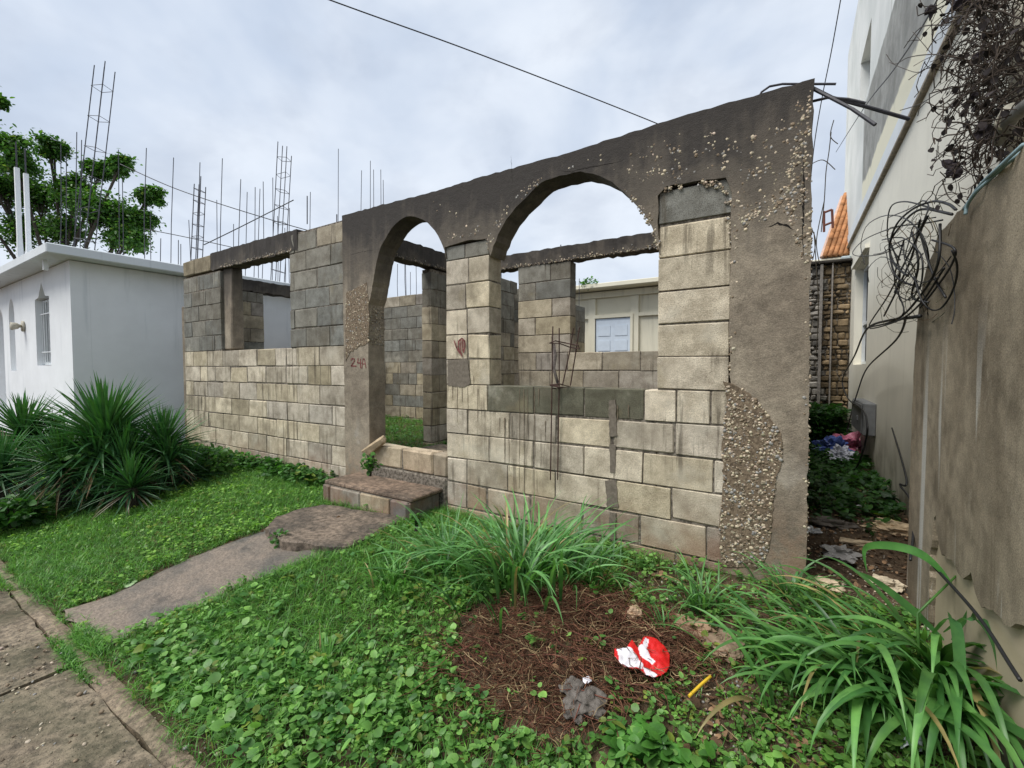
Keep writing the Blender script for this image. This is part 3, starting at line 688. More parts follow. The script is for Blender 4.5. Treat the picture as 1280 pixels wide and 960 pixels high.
for i,(ax,ay,bx,w,tt,nn,lab) in enumerate([(131,84,98,.22,9.0,7,'tallest leaning reinforcement cage rising beside the tree behind the white house'),(250,228,243,.14,9.2,9,'thin reinforcement cage, second in height, behind the low white roof corner'),(356,185,345,.20,10.,9,'upright ladder-like reinforcement cage seen above and through the left window opening')]):
    p1=P(ax,ay,t=tt); p0=P(bx,320,t=tt); p0.z=2.82; e=empty('rebar_column',p0,lab,'rebar','reinforcement cages behind the house')
    a=Vector((RT[0],RT[1],0))*w/2; b=Vector((FW[0],FW[1],0))*w/2
    for s1 in(-1,1):
        for s2 in(-1,1):
            m=MB(); tube(m,[p0+a*s1+b*s2,p1+a*s1+b*s2+Vector((0,0,U(-.15,.1)))],.009,5); m.build('rod',M['steel'],e)
    for k_ in range(nn):
        f=(k_+.6)/(nn+.3); c=p0+(p1-p0)*f; tl=Vector((0,0,U(-.03,.03)))
        q=[c+a*s1*1.08+b*s2*1.08+tl*s1 for s1,s2 in((-1,-1),(1,-1),(1,1),(-1,1),(-1,-1))]
        m=MB(); tube(m,q,.006,4); m.build('tie',M['steel'],e)
# post at the left end
po=empty('fence_post',(-7.34,2.92,0),'rough brown concrete post with two rods at left end of block wall','post')
m=MB(); box(m,-7.40,-7.265,2.86,3.0,-.3,2.08,ch=.01,jit=.006); m.build('post_shaft',M['coat'],po)
for dx in(-.05,.04): rod([(-7.33+dx,2.93,2.07),(-7.33+dx,2.93,2.33)],.006,'rod','steel',po)
# ---------------------------------------------------------------- beige house behind
BH=empty('beige_house',(-3,11,0),'cream single storey house with pale blue panelled door behind the block house','house')
m=MB(); box(m,-7.0,1.5,10.1,16,-.3,3.02); m.build('wall',M['beige'],BH)
m=MB()
for x in(-5.35,-4.05,-3.02,-1.7,-.4): box(m,x-.09,x+.09,10.03,10.099,.0,2.85)
box(m,-7.0,1.5,10.02,10.098,2.86,3.0); box(m,-4.6,-2.9+.5,10.035,10.097,2.38,2.46)
m.build('pilaster',M['beige'],BH)
m=MB(); box(m,-7.2,1.7,9.62,16.2,3.03,3.13,ch=.01); r2=m.build('roof',M['beige'],BH)
m=MB(); box(m,-3.95,-3.12,10.04,10.09,.25,2.36); d=m.build('door',M['door'],BH)
m=MB()
for cx in(-3.74,-3.33):
    for z0,z1 in((.4,.9),(1.0,1.5),(1.6,1.85),(1.95,2.2)): box(m,cx-.15,cx+.15,10.03,10.039,z0,z1,ch=.006)
m.build('door_panel',M['door'],d)
m=MB()
box(m,-4.02,-3.96,10.0,10.1,.2,2.44); box(m,-3.11,-3.05,10.0,10.1,.2,2.44); box(m,-3.96,-3.11,10.0,10.1,2.375,2.44); m.build('door_frame',M['beige'],BH)
m=MB(); tube(m,[(-2.35,9.72,3.13),(-2.35,9.72,3.42)],.03,8); m.build('vent_pipe',M['cable'],r2)
m=MB(); tube(m,[(-4.35,9.3,.2),(-4.35,9.3,1.98)],.13,14); box(m,-4.45,-4.25,9.2,9.4,1.98,2.0); tag(m.build('gas_cylinder',m_plain('dark_green_tank',(.02,.045,.045),.5),None),'dark green upright cylinder beside the cream wall behind the block pier','cylinder')
# ---------------------------------------------------------------- two storey building on the right
WB=empty('two_storey_house',(1.6,6,0),'tall cream rendered two storey building with dirty base and thin moulding','building')
X0=.83
def openings_loop(y0,y1,z0,z1): return [(y0,z0),(y1,z0),(y1,z1),(y0,z1)]
yA,zA=P(1072,325,x=X0).y,P(1072,325,x=X0).z
lowwin=openings_loop(7.3,8.7,1.25,2.72); 
m=MB(); prism(m,[[(1.2,-.5),(10.7,-.5),(10.7,3.27),(1.2,3.27)],lowwin],lambda u,v,d:(d,u,v),X0,X0+.2); box(m,X0+.201,6,1.25,10.65,-.5,3.25); m.build('wall',M['cream'],WB)
upwin=openings_loop(7.6,8.65,4.98,5.82)
m=MB(); prism(m,[[(1.2,3.40),(10.72,3.40),(10.72,7.15),(1.2,7.15)],upwin],lambda u,v,d:(d,u,v),X0-.01,X0+.2); box(m,X0+.201,6,1.25,10.65,3.40,7.1); m.build('upper_wall',M['upper'],WB)
m=MB(); box(m,X0-.04,X0+.3,1.15,10.75,3.27,3.315,ch=.01); m.build('moulding',M['trimdark'],WB)
m=MB(); box(m,X0-.022,X0+.3,1.17,10.73,3.316,3.52,ch=.005); m.build('band',M['trim'],WB)
def winparts(y0,y1,z0,z1,n):
    m=MB(); x=X0+.10; w=.04
    box(m,x,x+.04,y0,y1,z0,z0+w);box(m,x,x+.04,y0,y1,z1-w,z1);box(m,x,x+.04,y0,y0+w,z0+w,z1-w);box(m,x,x+.04,y1-w,y1,z0+w,z1-w)
    for k_ in range(1,n): yy=y0+(y1-y0)*k_/n; box(m,x,x+.04,yy-.02,yy+.02,z0+w,z1-w)
    box(m,x+.001,x+.039,y0+w,y1-w,z0+(z1-z0)*.42-.02,z0+(z1-z0)*.42+.02)
    w_=m.build('window',M['frame'],WB); m=MB(); box(m,x+.045,x+.05,y0+w,y1-w,z0+w,z1-w); m.build('glass_pane',M['glass'],w_)
winparts(7.31,8.69,1.26,2.71,2); winparts(7.61,8.64,4.99,5.81,2)
m=MB(); box(m,X0-.05,X0+.0,7.25,8.75,2.74,2.79); m.build('window_hood',M['cream'],WB)
m=MB(); tube(m,[(X0-.06,2.62,3.31),(X0-.06,2.62,4.8),(X0-.06,2.62,7.1)],.045,12,(.5,.48,.4)); tube(m,[(X0-.06,2.62,2.0),(X0-.06,2.62,3.27)],.045,12); m.build('downpipe',M['pipe'],WB,True)
# meter box on the wall
eb=empty('electric_box',(X0-.06,6.6,.5),'weathered grey electrical box low on the cream wall with black cable','electrical box')
pa_,pb_=P(1074,513,x=X0-.08),P(1094,543,x=X0-.08)
ya,yb=6.35,7.35
m=MB(); box(m,X0-.12,X0-.002,ya,yb,.43,.80,ch=.01); m.build('case',M['metalbox'],eb)
m=MB(); box(m,X0-.132,X0-.121,ya+.04,yb-.04,.45,.78,ch=.004); box(m,X0-.145,X0-.133,ya+.3,ya+.36,.58,.63); m.build('cover',M['metalbox'],eb)
mbx=empty('meter_box',(X0-.08,9.6,2.9),'pale grey meter box high at the far end of the cream wall','meter box')
m=MB(); box(m,X0-.14,X0-.002,9.3,9.9,2.72,3.08,ch=.015); m.build('case',m_plain('pale_box',(.42,.48,.50),.5),mbx)
m=MB(); tube(m,[(X0-.07,9.6,2.72),(X0-.05,9.6,2.3),(X0-.04,9.62,2.0)],.02,8); m.build('conduit',M['cable'],mbx)
# ---------------------------------------------------------------- alley end
AW=empty('stone_wall',(.45,9.2,0),'old crumbling rubble stone wall closing the narrow alley','wall')
mb=MB(); rn=random.Random(31)
zt=P(1035,330,y=9.2).z
z=-.1
while z<zt-.02:
    h=rn.uniform(.05,.13); x=.12
    while x<.82:
        w=rn.uniform(.05,.2); w=min(w,.83-x); q=rn.uniform(.7,1.2); q*=rn.choice((.35,.6,.8,1)); c=(.27*q,.20*q,.12*q) if x>.4 else (.27*q,.25*q,.22*q)
        if w>.03: box(mb,x+.006,x+w-.006,9.2+rn.uniform(-.03,.02),9.45,z+.006,min(z+h,zt)-.006,c,ch=.015,jit=.006)
        x+=w
    z+=h
mb.build('stone',M['rock'],AW); m=MB(); box(m,.12,.825,9.235,9.44,-.1,zt-.02); m.build('mortar',M['mortar'],AW)
m=MB(); box(m,.05,.83,9.1,9.5,zt,zt+.05,ch=.01,jit=.008); m.build('coping',m_plain('black_coping',(.04,.035,.03),.9,.2,.4),AW)
m=MB(); box(m,.56,.58,9.13,9.22,zt-2.9+.1,zt); box(m,.40,.44,9.12,9.2,-.1,zt-.01); m.build('timber',m_plain('grey_timber',(.22,.20,.18),.9,.2,.3),AW)
TR=empty('tiled_roof',(.7,10.6,3.3),'orange clay tile roof slope glimpsed above the alley end wall','roof')
m=MB()
tb=P(1027,322,y=9.62); e2=P(1053,246,y=10.35)-tb; e2n=e2.normalized(); nr=Vector((1,0,0)).cross(e2n).normalized()
if nr.y>0: nr=-nr
for i in range(11):
    for j in range(9):
        q=U(.7,1.25); a=tb+Vector((.04+i*.075,0,0))+e2*(j/9)+nr*.015; b=a+e2*(1.25/9)+nr*.012
        if a.x>.95: continue
        tube(m,[a,b],[.040,.034],8,(q,q*U(.85,1.1),q))
m.build('tile',M['tile'],TR,True)
m=MB(); prism(m,[[(0,0),(.8,0),(.8,1),(0,1)]],lambda u,v,d:tb+Vector((u,0,0))+e2*v-nr*d,.02,.06); m.build('decking',M['trimdark'],TR)
m=MB(); tube(m,[tb,tb+e2],.035,6); m.build('bargeboard',m_plain('pink_board',(.55,.38,.30),.8),TR)
m=MB(); box(m,.62,.84,9.85,11.8,zt-.4,zt+.0); m.build('gable',M['rock'],TR)
m=MB()
for a,b in(((1030,232+32),(1030,290)),((1030,266),(1040,262)),((1040,262),(1041,285)),((1030,282),(1040,278))):
    tube(m,[P(a[0],a[1],y=9.6),P(b[0],b[1],y=9.6)],.02,5)
tag(m.build('metal_frame',m_plain('red_brown_metal',(.14,.05,.035),.7),None),'small rusty red metal frame standing against the orange tiled roof','frame')
# ---------------------------------------------------------------- boundary wall
BW=empty('boundary_wall',(.62,2.2,0),'brown stained rendered yard wall with broken end at the right','wall')
rn=random.Random(14)
lp=dens([(3.10,-.4),(3.09,.3),(3.10,.9),(3.085,1.3),(3.03,1.5),(2.96,1.62),(2.88,1.70),(2.78,1.74),(2.72,1.80),(2.5,1.815),(2.2,1.82),(1.8,1.825),(1.2,1.83),(.4,1.83)],.05,.007,rn)+[(.4,1.83),(.4,-.4)]
# peeled bottom: render skin over a cream block core
skin_low=dens([(.4,.50),(.9,.46),(1.3,.52),(1.6,.47),(1.75,.50),(1.85,.44),(1.95,.45),(2.05,.40),(2.14,.48),(2.25,.42),(2.36,.44),(2.5,.42),(2.56,.47),(2.6,.56),(2.63,.50),(2.66,.38),(2.66,.0),(2.68,-.38)],.03,.012,rn)
skin=[(.4,1.83)][:0]+dens([(3.10,-.4),(3.09,.3),(3.10,.9),(3.085,1.3),(3.03,1.5),(2.96,1.62),(2.88,1.70),(2.78,1.74),(2.72,1.80),(2.5,1.815),(2.2,1.82),(1.8,1.825),(1.2,1.83),(.4,1.83)],.05,.007,rn)+[(.4,1.82)]+skin_low+[(2.68,-.4)]
m=MB(); prism(m,[skin],lambda u,v,d:(d,u,v),.55,.575); m.build('render_coat',M['bwall'],BW)
lp2=[(3.08,-.4),(3.08,1.2),(2.95,1.55),(2.7,1.75),(2.4,1.79),(.45,1.80),(.45,-.4)]
m=MB(); prism(m,[lp2],lambda u,v,d:(d,u,v),.572,.70); m.build('wall_core',m_whitewall('bare_cream_core',(.50,.42,.29),(.36,.24,.14),.5),BW)
# ---------------------------------------------------------------- vegetation templates
LEAF_V=[(0,0,0),(0,.35,.02),(0,.7,0),(0,1,-.08),(-.36,.16,.05),(-.46,.5,.07),(-.27,.83,.0),(.36,.16,.05),(.46,.5,.07),(.27,.83,.0)]
LEAF_F=[(0,1,5,4),(1,2,6,5),(2,3,6),(0,7,8,1),(1,8,9,2),(2,9,3)]
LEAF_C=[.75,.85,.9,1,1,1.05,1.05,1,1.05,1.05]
def blade_t(b):
    v=[];w=[.5,.46,.34,.0]; y=[0,.33,.68,1]; z=[0,b*.10,-b*.05,-b*.45]
    for i in range(3): v+=[(-w[i],y[i],z[i]),(w[i],y[i],z[i])]
    v.append((0,y[3],z[3])); return v
BL_F=[(0,1,3,2),(2,3,5,4),(4,5,6)]
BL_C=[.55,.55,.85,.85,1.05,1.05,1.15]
def gcol(n,lo=(.035,.105,.018),hi=(.105,.25,.045),yel=.06,p=1.):
    f=RNG.uniform(0,1,n)[:,None]**p; c=np.array(lo)*(1-f)+np.array(hi)*f
    y=RNG.uniform(0,1,n)<yel; c[y]=np.array([.20,.27,.05])*RNG.uniform(.6,1.1,(y.sum(),1)); return c
WP=lambda l:[tuple(G(a,b)[:2]) for a,b in l]
STRAW=WP([(560,815),(600,765),(640,745),(700,738),(790,748),(850,785),(905,820),(880,850),(845,872),(790,868),(765,905),(700,935),(640,915),(590,890),(568,850)])
SPARSE=WP([(850,860),(900,800),(1000,790),(1060,870),(1050,958),(880,958),(830,900)])
SOIL2=WP([(770,715),(1000,720),(1000,790),(900,810),(850,780),(790,745)])
PATHP=[(pathedge(s)[1]-.0,pathedge(s)[0]) for s in(0,.25,.5,.75,1)]+[(pathedge(s)[2],pathedge(s)[0]) for s in(1,.75,.5,.25,0)]
STEPP=poly_land; STEPB=[(-2.48,2.83),(-3.57,2.83),(-3.57,2.43),(-2.48,2.43)]
def blocked(x,y,m=0):
    nx_=.02*np.sin(x*23+y*11)+.02*np.sin(x*41-y*37)
    b=inpoly(x+nx_,y+nx_,PATHP)|inpoly(x,y,STEPP)|inpoly(x,y,STEPB)
    return b|((y>2.80)&(y<3.02)&(x>-7.3)&(x<.1))|(y<.67+.03*np.sin(x*5)+.025*np.sin(x*17))
def vis(x,y,marg=.12):
    f=x*FW[0]+y*FW[1]; r=x*RT[0]+y*RT[1]; return (f>.3)&(np.abs(r/np.maximum(f,.01))<1.16+marg+.2)
def pn(x,y,s,o=0):
    return (np.sin(x*s+o)+np.sin(y*s*1.3+o*2)+np.sin((x+y)*s*.7+1.7*o)+np.sin((x-1.7*y)*s*1.1+o*.3))/4
def put(n,x0,x1,y0,y1):
    x=RNG.uniform(x0,x1,n);y=RNG.uniform(y0,y1,n); ok=vis(x,y)&~blocked(x,y); return x[ok],y[ok]
# fine grass
gx,gy=[],[]
x,y=put(300000,-9,.6,.5,2.83)
straw=inpoly(x+.10*pn(x,y,9,.3)+.05*pn(x,y,23,1.3),y+.10*pn(x,y,8,2.3)+.05*pn(x,y,21,.2),STRAW);sp=inpoly(x,y,SPARSE)|inpoly(x,y,SOIL2)
right=x>-2.9+.0*y
dpath=np.abs(x-(-2.75+ (y-.8)*.2))
p=np.where(right,np.clip(1.0-.62*(x+2.2)/1.2,.12,1.0)*np.where(y<1.0,.5,1)+.25*pn(x,y,6),.75+.25*pn(x,y,5,1))
p=np.where(straw,.0,p);p=np.where(sp,.03,p)
ok=RNG.uniform(0,1,len(x))<p; x=x[ok];y=y[ok]
x2,y2=put(60000,-3.9,.6,.3,.9) if False else (np.zeros(0),np.zeros(0))
xi=RNG.uniform(-7.0,-2.4,30000);yi=RNG.uniform(3.05,5.75,30000); 
x=np.concatenate([x,xi]);y=np.concatenate([y,yi])
xj=np.concatenate([RNG.uniform(-6,-1.2,2600),RNG.choice([-2.82,-4.35],500)+RNG.normal(0,.012,500)]);yj=np.concatenate([.615+RNG.normal(0,.010,2600),RNG.uniform(.1,.6,500)]); kj=pn(xj,yj,7)>.0; x=np.concatenate([x,xj[kj]]);y=np.concatenate([y,yj[kj]])
xe=RNG.normal(-3.0,.10,2600);ye=RNG.normal(.66,.05,2600); ok=ye>.60; x=np.concatenate([x,xe[ok]]);y=np.concatenate([y,ye[ok]])
n=len(x)
def grass_obj(x,y,name,label,L,W,lo,hi):
    objs=[]
    n=len(x); idx=RNG.integers(0,3,n); allp=[];
    o=None
    for b in range(3):
        s=idx==b; k_=s.sum(); l=RNG.uniform(*L,k_)*(.7+.6*(pn(x[s],y[s],3,2)+1)/2)
        sc=np.stack([RNG.uniform(*W,k_),l,l],1)
        Mx=rotm(RNG.uniform(0,6.28,k_),RNG.uniform(.5,1.45,k_),RNG.uniform(-.5,.5,k_),sc)
        zb=H(x[s],y[s])-.003; jn=y[s]<.64; zb[jn]=-.2; l[jn]*=.6; sc[jn,1:]*=.6; Mx=rotm(RNG.uniform(0,6.28,k_),RNG.uniform(.5,1.45,k_),RNG.uniform(-.5,.5,k_),sc); pos=np.stack([x[s],y[s],zb],1)
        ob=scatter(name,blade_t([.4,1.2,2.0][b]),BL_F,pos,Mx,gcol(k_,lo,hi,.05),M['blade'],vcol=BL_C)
        objs.append(ob)
    return join(objs,name,label,'grass')
def join(objs,name,label,cat,kind='stuff'):
    """merge meshes through numpy so the result is one object"""
    Vs=[];Ls=[];Lt=[];Cs=[];o=0;mats=[]
    MI=[]
    for ob in objs:
        me=ob.data; nv=len(me.vertices); a=np.empty(nv*3,np.float32); me.vertices.foreach_get('co',a); Vs.append(a.reshape(-1,3))
        l=np.empty(len(me.loops),np.int32); me.loops.foreach_get('vertex_index',l); Ls.append(l+o)
        t=np.empty(len(me.polygons),np.int32); me.polygons.foreach_get('loop_total',t); Lt.append(t)
        c=np.empty(nv*4,np.float32); me.color_attributes['col'].data.foreach_get('color',c); Cs.append(c)
        mt=me.materials[0]
        if mt not in mats: mats.append(mt)
        MI.append(np.full(len(t),mats.index(mt),np.int32)); o+=nv
    me=bpy.data.meshes.new(name); V_=np.concatenate(Vs);L_=np.concatenate(Ls);T_=np.concatenate(Lt)
    me.vertices.add(len(V_)); me.vertices.foreach_set('co',V_.ravel()); me.loops.add(len(L_)); me.loops.foreach_set('vertex_index',L_)
    me.polygons.add(len(T_)); me.polygons.foreach_set('loop_start',np.concatenate([[0],np.cumsum(T_)[:-1]]).astype(np.int32)); me.polygons.foreach_set('loop_total',T_)
    for mt in mats: me.materials.append(mt)
    me.polygons.foreach_set('material_index',np.concatenate(MI)); me.polygons.foreach_set('use_smooth',np.ones(len(T_),bool))
    me.update(calc_edges=True); a=me.color_attributes.new('col','FLOAT_COLOR','POINT'); a.data.foreach_set('color',np.concatenate(Cs))
    for ob in objs:
        d=ob.data; bpy.data.objects.remove(ob); bpy.data.meshes.remove(d)
    ob=bpy.data.objects.new(name,me); COL.objects.link(ob); return tag(ob,label,cat,None,kind)
grass_obj(x,y,'grass','fine bright green grass covering the yard beside the path',(.035,.085),(.0022,.0045),(.05,.15,.025),(.16,.37,.065))
# leafy weeds
def weeds(name,label,cx,cy,k,size,hgt,lo,hi,yel=.05,spread=1.):
    """plants: centres cx,cy with k leaves each radiating"""
    kp=np.ones(len(cx),bool)
    for (a_,b_,r_) in((722,886,.105),(735,862,.04),(800,842,.10),(876,872,.06),(1050,575,.22)):
        q_=G(a_,b_); kp&=((cx-q_.x)**2+(cy-q_.y)**2>r_*r_)
    cx=cx[kp];cy=cy[kp]
    n=len(cx); X=np.repeat(cx,k);Y=np.repeat(cy,k); s=np.repeat(RNG.uniform(.7,1.3,n),k)*RNG.uniform(*size,n*k)
    yaw=RNG.uniform(0,6.28,n*k); h=np.repeat(RNG.uniform(*hgt,n),k)+RNG.uniform(-.012,.012,n*k)
    off=s*.25*spread; X2=X-np.sin(yaw)*off; Y2=Y+np.cos(yaw)*off
    pitch=RNG.normal(.05,.38,n*k); roll=RNG.normal(0,.3,n*k)
    Mx=rotm(yaw,pitch,roll,np.stack([s*np.repeat(RNG.uniform(.5,1.15,n),k),s*RNG.uniform(.8,1.15,n*k),s],1)); pos=np.stack([X2,Y2,H(X2,Y2)+h],1)
    lc=np.repeat(gcol(n,lo,hi,yel),k,0)*RNG.uniform(.75,1.25,(n*k,1))
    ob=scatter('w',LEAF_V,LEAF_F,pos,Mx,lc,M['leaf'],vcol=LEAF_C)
    # stems
    sv=[(-.5,0,0),(.5,0,0),(.0,1,0)]; Ms=rotm(RNG.uniform(0,6.28,n*k),np.full(n*k,1.45),np.zeros(n*k),np.stack([np.full(n*k,.0025),np.maximum(h,.01)+.004,h],1))
    ob2=scatter('s',sv,[(0,1,2)],np.stack([X2,Y2,H(X2,Y2)],1),Ms,lc*.8,M['leaf'])
    return [ob,ob2]
# near yard, medium leaves
x,y=put(11500,-3.1,.55,.74,2.8)
straw=inpoly(x+.10*pn(x,y,9,.3)+.05*pn(x,y,23,1.3),y+.10*pn(x,y,8,2.3)+.05*pn(x,y,21,.2),STRAW);sp=inpoly(x,y,SPARSE);s2_=inpoly(x,y,SOIL2)
f=x*FW[0]+y*FW[1]
p=np.where(y<1.05+.15*(x+2.5),.75,np.clip(.16+.6*(x+2.2)/1.0,.14,.8))+.35*pn(x,y,4.5,.7)
p=np.where(straw,.035,p);p=np.where(sp,.05,p);p=np.where(s2_,.25,p)
ok=(RNG.uniform(0,1,len(x))<p); x=x[ok];y=y[ok]
A=weeds('a','',x,y,4,(.010,.034),(.008,.06),(.06,.18,.035),(.22,.42,.10),.10)
xx_,yy_=put(9000,-1.2,.55,.9,2.4); k0=inpoly(xx_,yy_,SPARSE)&(RNG.uniform(0,1,len(xx_))<.55+.6*pn(xx_,yy_,9,1)); A+=weeds('a','',xx_[k0],yy_[k0],4,(.010,.021),(.006,.03),(.07,.19,.035),(.19,.38,.08),.06)
# bigger leaves, bottom centre
x,y=put(1500,-2.6,.3,.76,2.0)
straw=inpoly(x+.10*pn(x,y,9,.3)+.05*pn(x,y,23,1.3),y+.10*pn(x,y,8,2.3)+.05*pn(x,y,21,.2),STRAW);sp=inpoly(x,y,SPARSE)
p=np.clip(.30+.6*pn(x,y,3.1,2.1),0,.9)*np.where((x<-1.3)&(y>1.2),.15,1); p=np.where(straw|sp,.01,p); ok=RNG.uniform(0,1,len(x))<p
B=weeds('b','',x[ok],y[ok],4,(.028,.046),(.02,.07),(.06,.18,.04),(.19,.38,.09),.06)
# lush broad clump by the rag
c=G(800,945); bx=RNG.normal(c.x,.11,44);by=RNG.normal(c.y,.035,44)
B2=weeds('b','',bx,by,4,(.032,.058),(.02,.07),(.06,.17,.03),(.10,.28,.05),.02)
# left lawn small leaves
x,y=put(14000,-9,-2.85,.74,2.8)
p=.38+.8*pn(x,y,3.3,.2); ok=RNG.uniform(0,1,len(x))<p
C_=weeds('c','',x[ok],y[ok],4,(.012,.028),(.01,.045),(.10,.25,.035),(.27,.48,.085),.12)
join(A+B+B2+C_,'ground_cover','low round-leaved green weeds spreading over the yard','weeds')
# alley weeds
x=RNG.uniform(.12,.82,2600);y=3.9+RNG.uniform(0,1,2600)**.9*5.1
dn=np.where(y<4.4,.15,.9)*(.6+.5*pn(x,y,6)); ok=RNG.uniform(0,1,len(x))<dn
A=weeds('a','',x[ok],y[ok],4,(.03,.07),(.02,.14),(.02,.07,.015),(.06,.16,.03),.02)
x=RNG.uniform(.12,.7,900);y=RNG.uniform(7.6,9.1,900); k_=RNG.uniform(0,1,900)
B=weeds('a','',x,y,4,(.05,.09),(.1,.6),(.02,.07,.015),(.05,.14,.03),.02)
join(A+B,'alley_weeds','dark green weeds growing thick along the narrow alley','weeds')
# interior low weeds
x=RNG.uniform(-7,-1,2500);y=RNG.uniform(3.05,8.4,2500)
join(weeds('a','',x,y,4,(.02,.04),(.01,.07),(.04,.13,.025),(.09,.24,.04)),'interior_weeds','low weeds on the earth floor inside the roofless house','weeds')
# weeds at foot of left wall and around house base
x=RNG.uniform(-7.2,-3.9,520);y=2.80-np.abs(RNG.normal(0,.10,520))
join(weeds('a','',x,y,5,(.03,.06),(.03,.16),(.03,.10,.02),(.08,.22,.04)),'wall_foot_weeds','taller leafy weeds along the foot of the left wall','weeds')
# straw : dead pulled vines
mb=MB(); rn=random.Random(77)
cx=sum(p[0] for p in STRAW)/len(STRAW);cy=sum(p[1] for p in STRAW)/len(STRAW)
k_=0
while k_<5200:
    x=rn.uniform(-1.7,.1);y=rn.uniform(1.0,2.6)
    d=rn.gauss(0,.06)+.12*mn.noise(Vector((x*4,y*4,3)))
    if not inpoly([x+d],[y+d],STRAW)[0] and rn.random()>.05: continue
    k_+=1
    a=rn.uniform(0,6.28);L=rn.uniform(.03,.15); z=float(H(x,y))+rn.uniform(0,.03)+.02*mn.noise(Vector((x*9,y*9,1))); pts_=[]
    for i in range(4):
        pts_.append((x,y,max(z,float(H(x,y))+.001))); a+=rn.gauss(0,.5); x+=math.cos(a)*L/3;y+=math.sin(a)*L/3; z+=rn.uniform(-.012,.012)
    q=rn.uniform(.5,1.5); c=(.13*q,.062*q,.036*q) if rn.random()<.8 else (.30*q,.22*q,.12*q)
    tube(mb,pts_,rn.uniform(.0007,.0020),3,c,cap=False)
for _ in range(170):
    x=rn.uniform(-1.5,-.1);y=rn.uniform(1.2,2.4)
    if not inpoly([x],[y],STRAW)[0]: continue
    a=rn.uniform(0,6.28);L=rn.uniform(.15,.38); z=float(H(x,y))+.02; pts_=[]
    for i in range(7): pts_.append((x,y,max(z,float(H(x,y))+.004))); a+=rn.gauss(0,.35); x+=math.cos(a)*L/6;y+=math.sin(a)*L/6; z+=rn.uniform(-.012,.018)
    q=rn.uniform(.6,1.4); tube(mb,pts_,[.0028*(1-.1*i) for i in range(7)],4,(.15*q,.06*q,.042*q),cap=False)
tag(mb.build('dead_vines',M['vine'],smooth=True),'heap of dry reddish brown pulled vines around the litter','dead vines',kind='stuff')
# pebbles and litter on soil
pp=[]
for poly_,n_ in((SPARSE,500),(SOIL2,350)):
    xs_=[p[0] for p in poly_];ys_=[p[1] for p in poly_]; x=RNG.uniform(min(xs_),max(xs_),n_*3);y=RNG.uniform(min(ys_),max(ys_),n_*3); ok=inpoly(x,y,poly_)
    for a,b in list(zip(x[ok],y[ok]))[:n_]: pp.append((a,b,float(H(a,b))+.001))
for _ in range(900): a,b=U(.12,.55),U(2.6,5); pp.append((a,b,float(H(a,b))+.004))
for _ in range(500): a,b=U(-7,-.5),2.815-abs(random.gauss(0,.05)); pp.append((a,b,float(H(a,b))+.003))
for _ in range(250): a,b=U(-4,-1.6),U(.62,.8); pp.append((a,b,float(H(a,b))+.003))
for _ in range(1500): a,b=U(-5.5,-.9),U(-.3,.62); pp.append((a,b,-.182))
tag(stones('gravel',pp,.003,.012,None,axis='z',dark=.6,flat=.6),'small loose stones and crumbs scattered on the bare soil','gravel',kind='stuff')
dl=[]
for _ in range(700): a,b=U(.12,.8),U(2.7,5.4); dl.append((a,b))
for _ in range(350):
    p_=G(U(780,1050),U(720,960)); dl.append((p_.x,p_.y))
for _ in range(220): a,b=U(-2.2,-.4),U(2.5,2.8); dl.append((a,b))
for _ in range(260): a,b=U(-6,-.2),U(.7,2.6); dl.append((a,b))
for _ in range(60): a,b=U(-3.4,-2.5),U(1.9,2.4); dl.append((a,b))
n=len(dl); pos=np.array([(a,b,float(H(a,b))+U(.003,.02)) for a,b in dl]); s=RNG.uniform(.015,.04,n)
cc=np.array([.13,.08,.045])*RNG.uniform(.4,2.2,(n,1))
tag(scatter('fallen_leaves',LEAF_V,LEAF_F,pos,rotm(RNG.uniform(0,6.28,n),RNG.normal(0,.4,n),RNG.normal(0,.5,n),np.stack([s*.8,s,s],1)),cc,M['vine']),'dry brown fallen leaves on the soil and alley floor','leaves',kind='stuff')
# ---------------------------------------------------------------- clumps of long grass
def long_blade(mb,root,az,L,w,e0,e1,col,n=9,tw=0,keel=.35):
    p=Vector(root); h=Vector((math.cos(az),math.sin(az),0)); side=Vector((-math.sin(az),math.cos(az),0)); vs=[];dz=Vector((0,0,1)); curl=U(-.25,.25)
    for i in range(n+1):
        s=i/n; e=e0+(e1-e0)*s**1.25; hh=(h*math.cos(curl*s)+side*math.sin(curl*s)); d=hh*math.cos(e)+dz*math.sin(e)
        nrm=hh*(-math.sin(e))+dz*math.cos(e); sd=d.cross(nrm); roll=tw*s; sd=sd*math.cos(roll)+nrm*math.sin(roll)
        ww=w*(min(1,.45+s*2.2))*(1-s**2.6)+.0004
        vs+=[p-sd*ww/2,p-nrm*ww*keel*.5,p+sd*ww/2]; p=p+d*L/n
    fs=[]
    for i in range(n): a=i*3; fs+=[(a,a+1,a+4,a+3),(a+1,a+2,a+5,a+4)]
    o=len(mb.v); mb.add(vs,fs,col)
    for i in range(n+1):
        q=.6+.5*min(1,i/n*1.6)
        for j in range(3): mb.c[o+i*3+j]=tuple(c*q*(1.12 if j==1 else 1) for c in col)
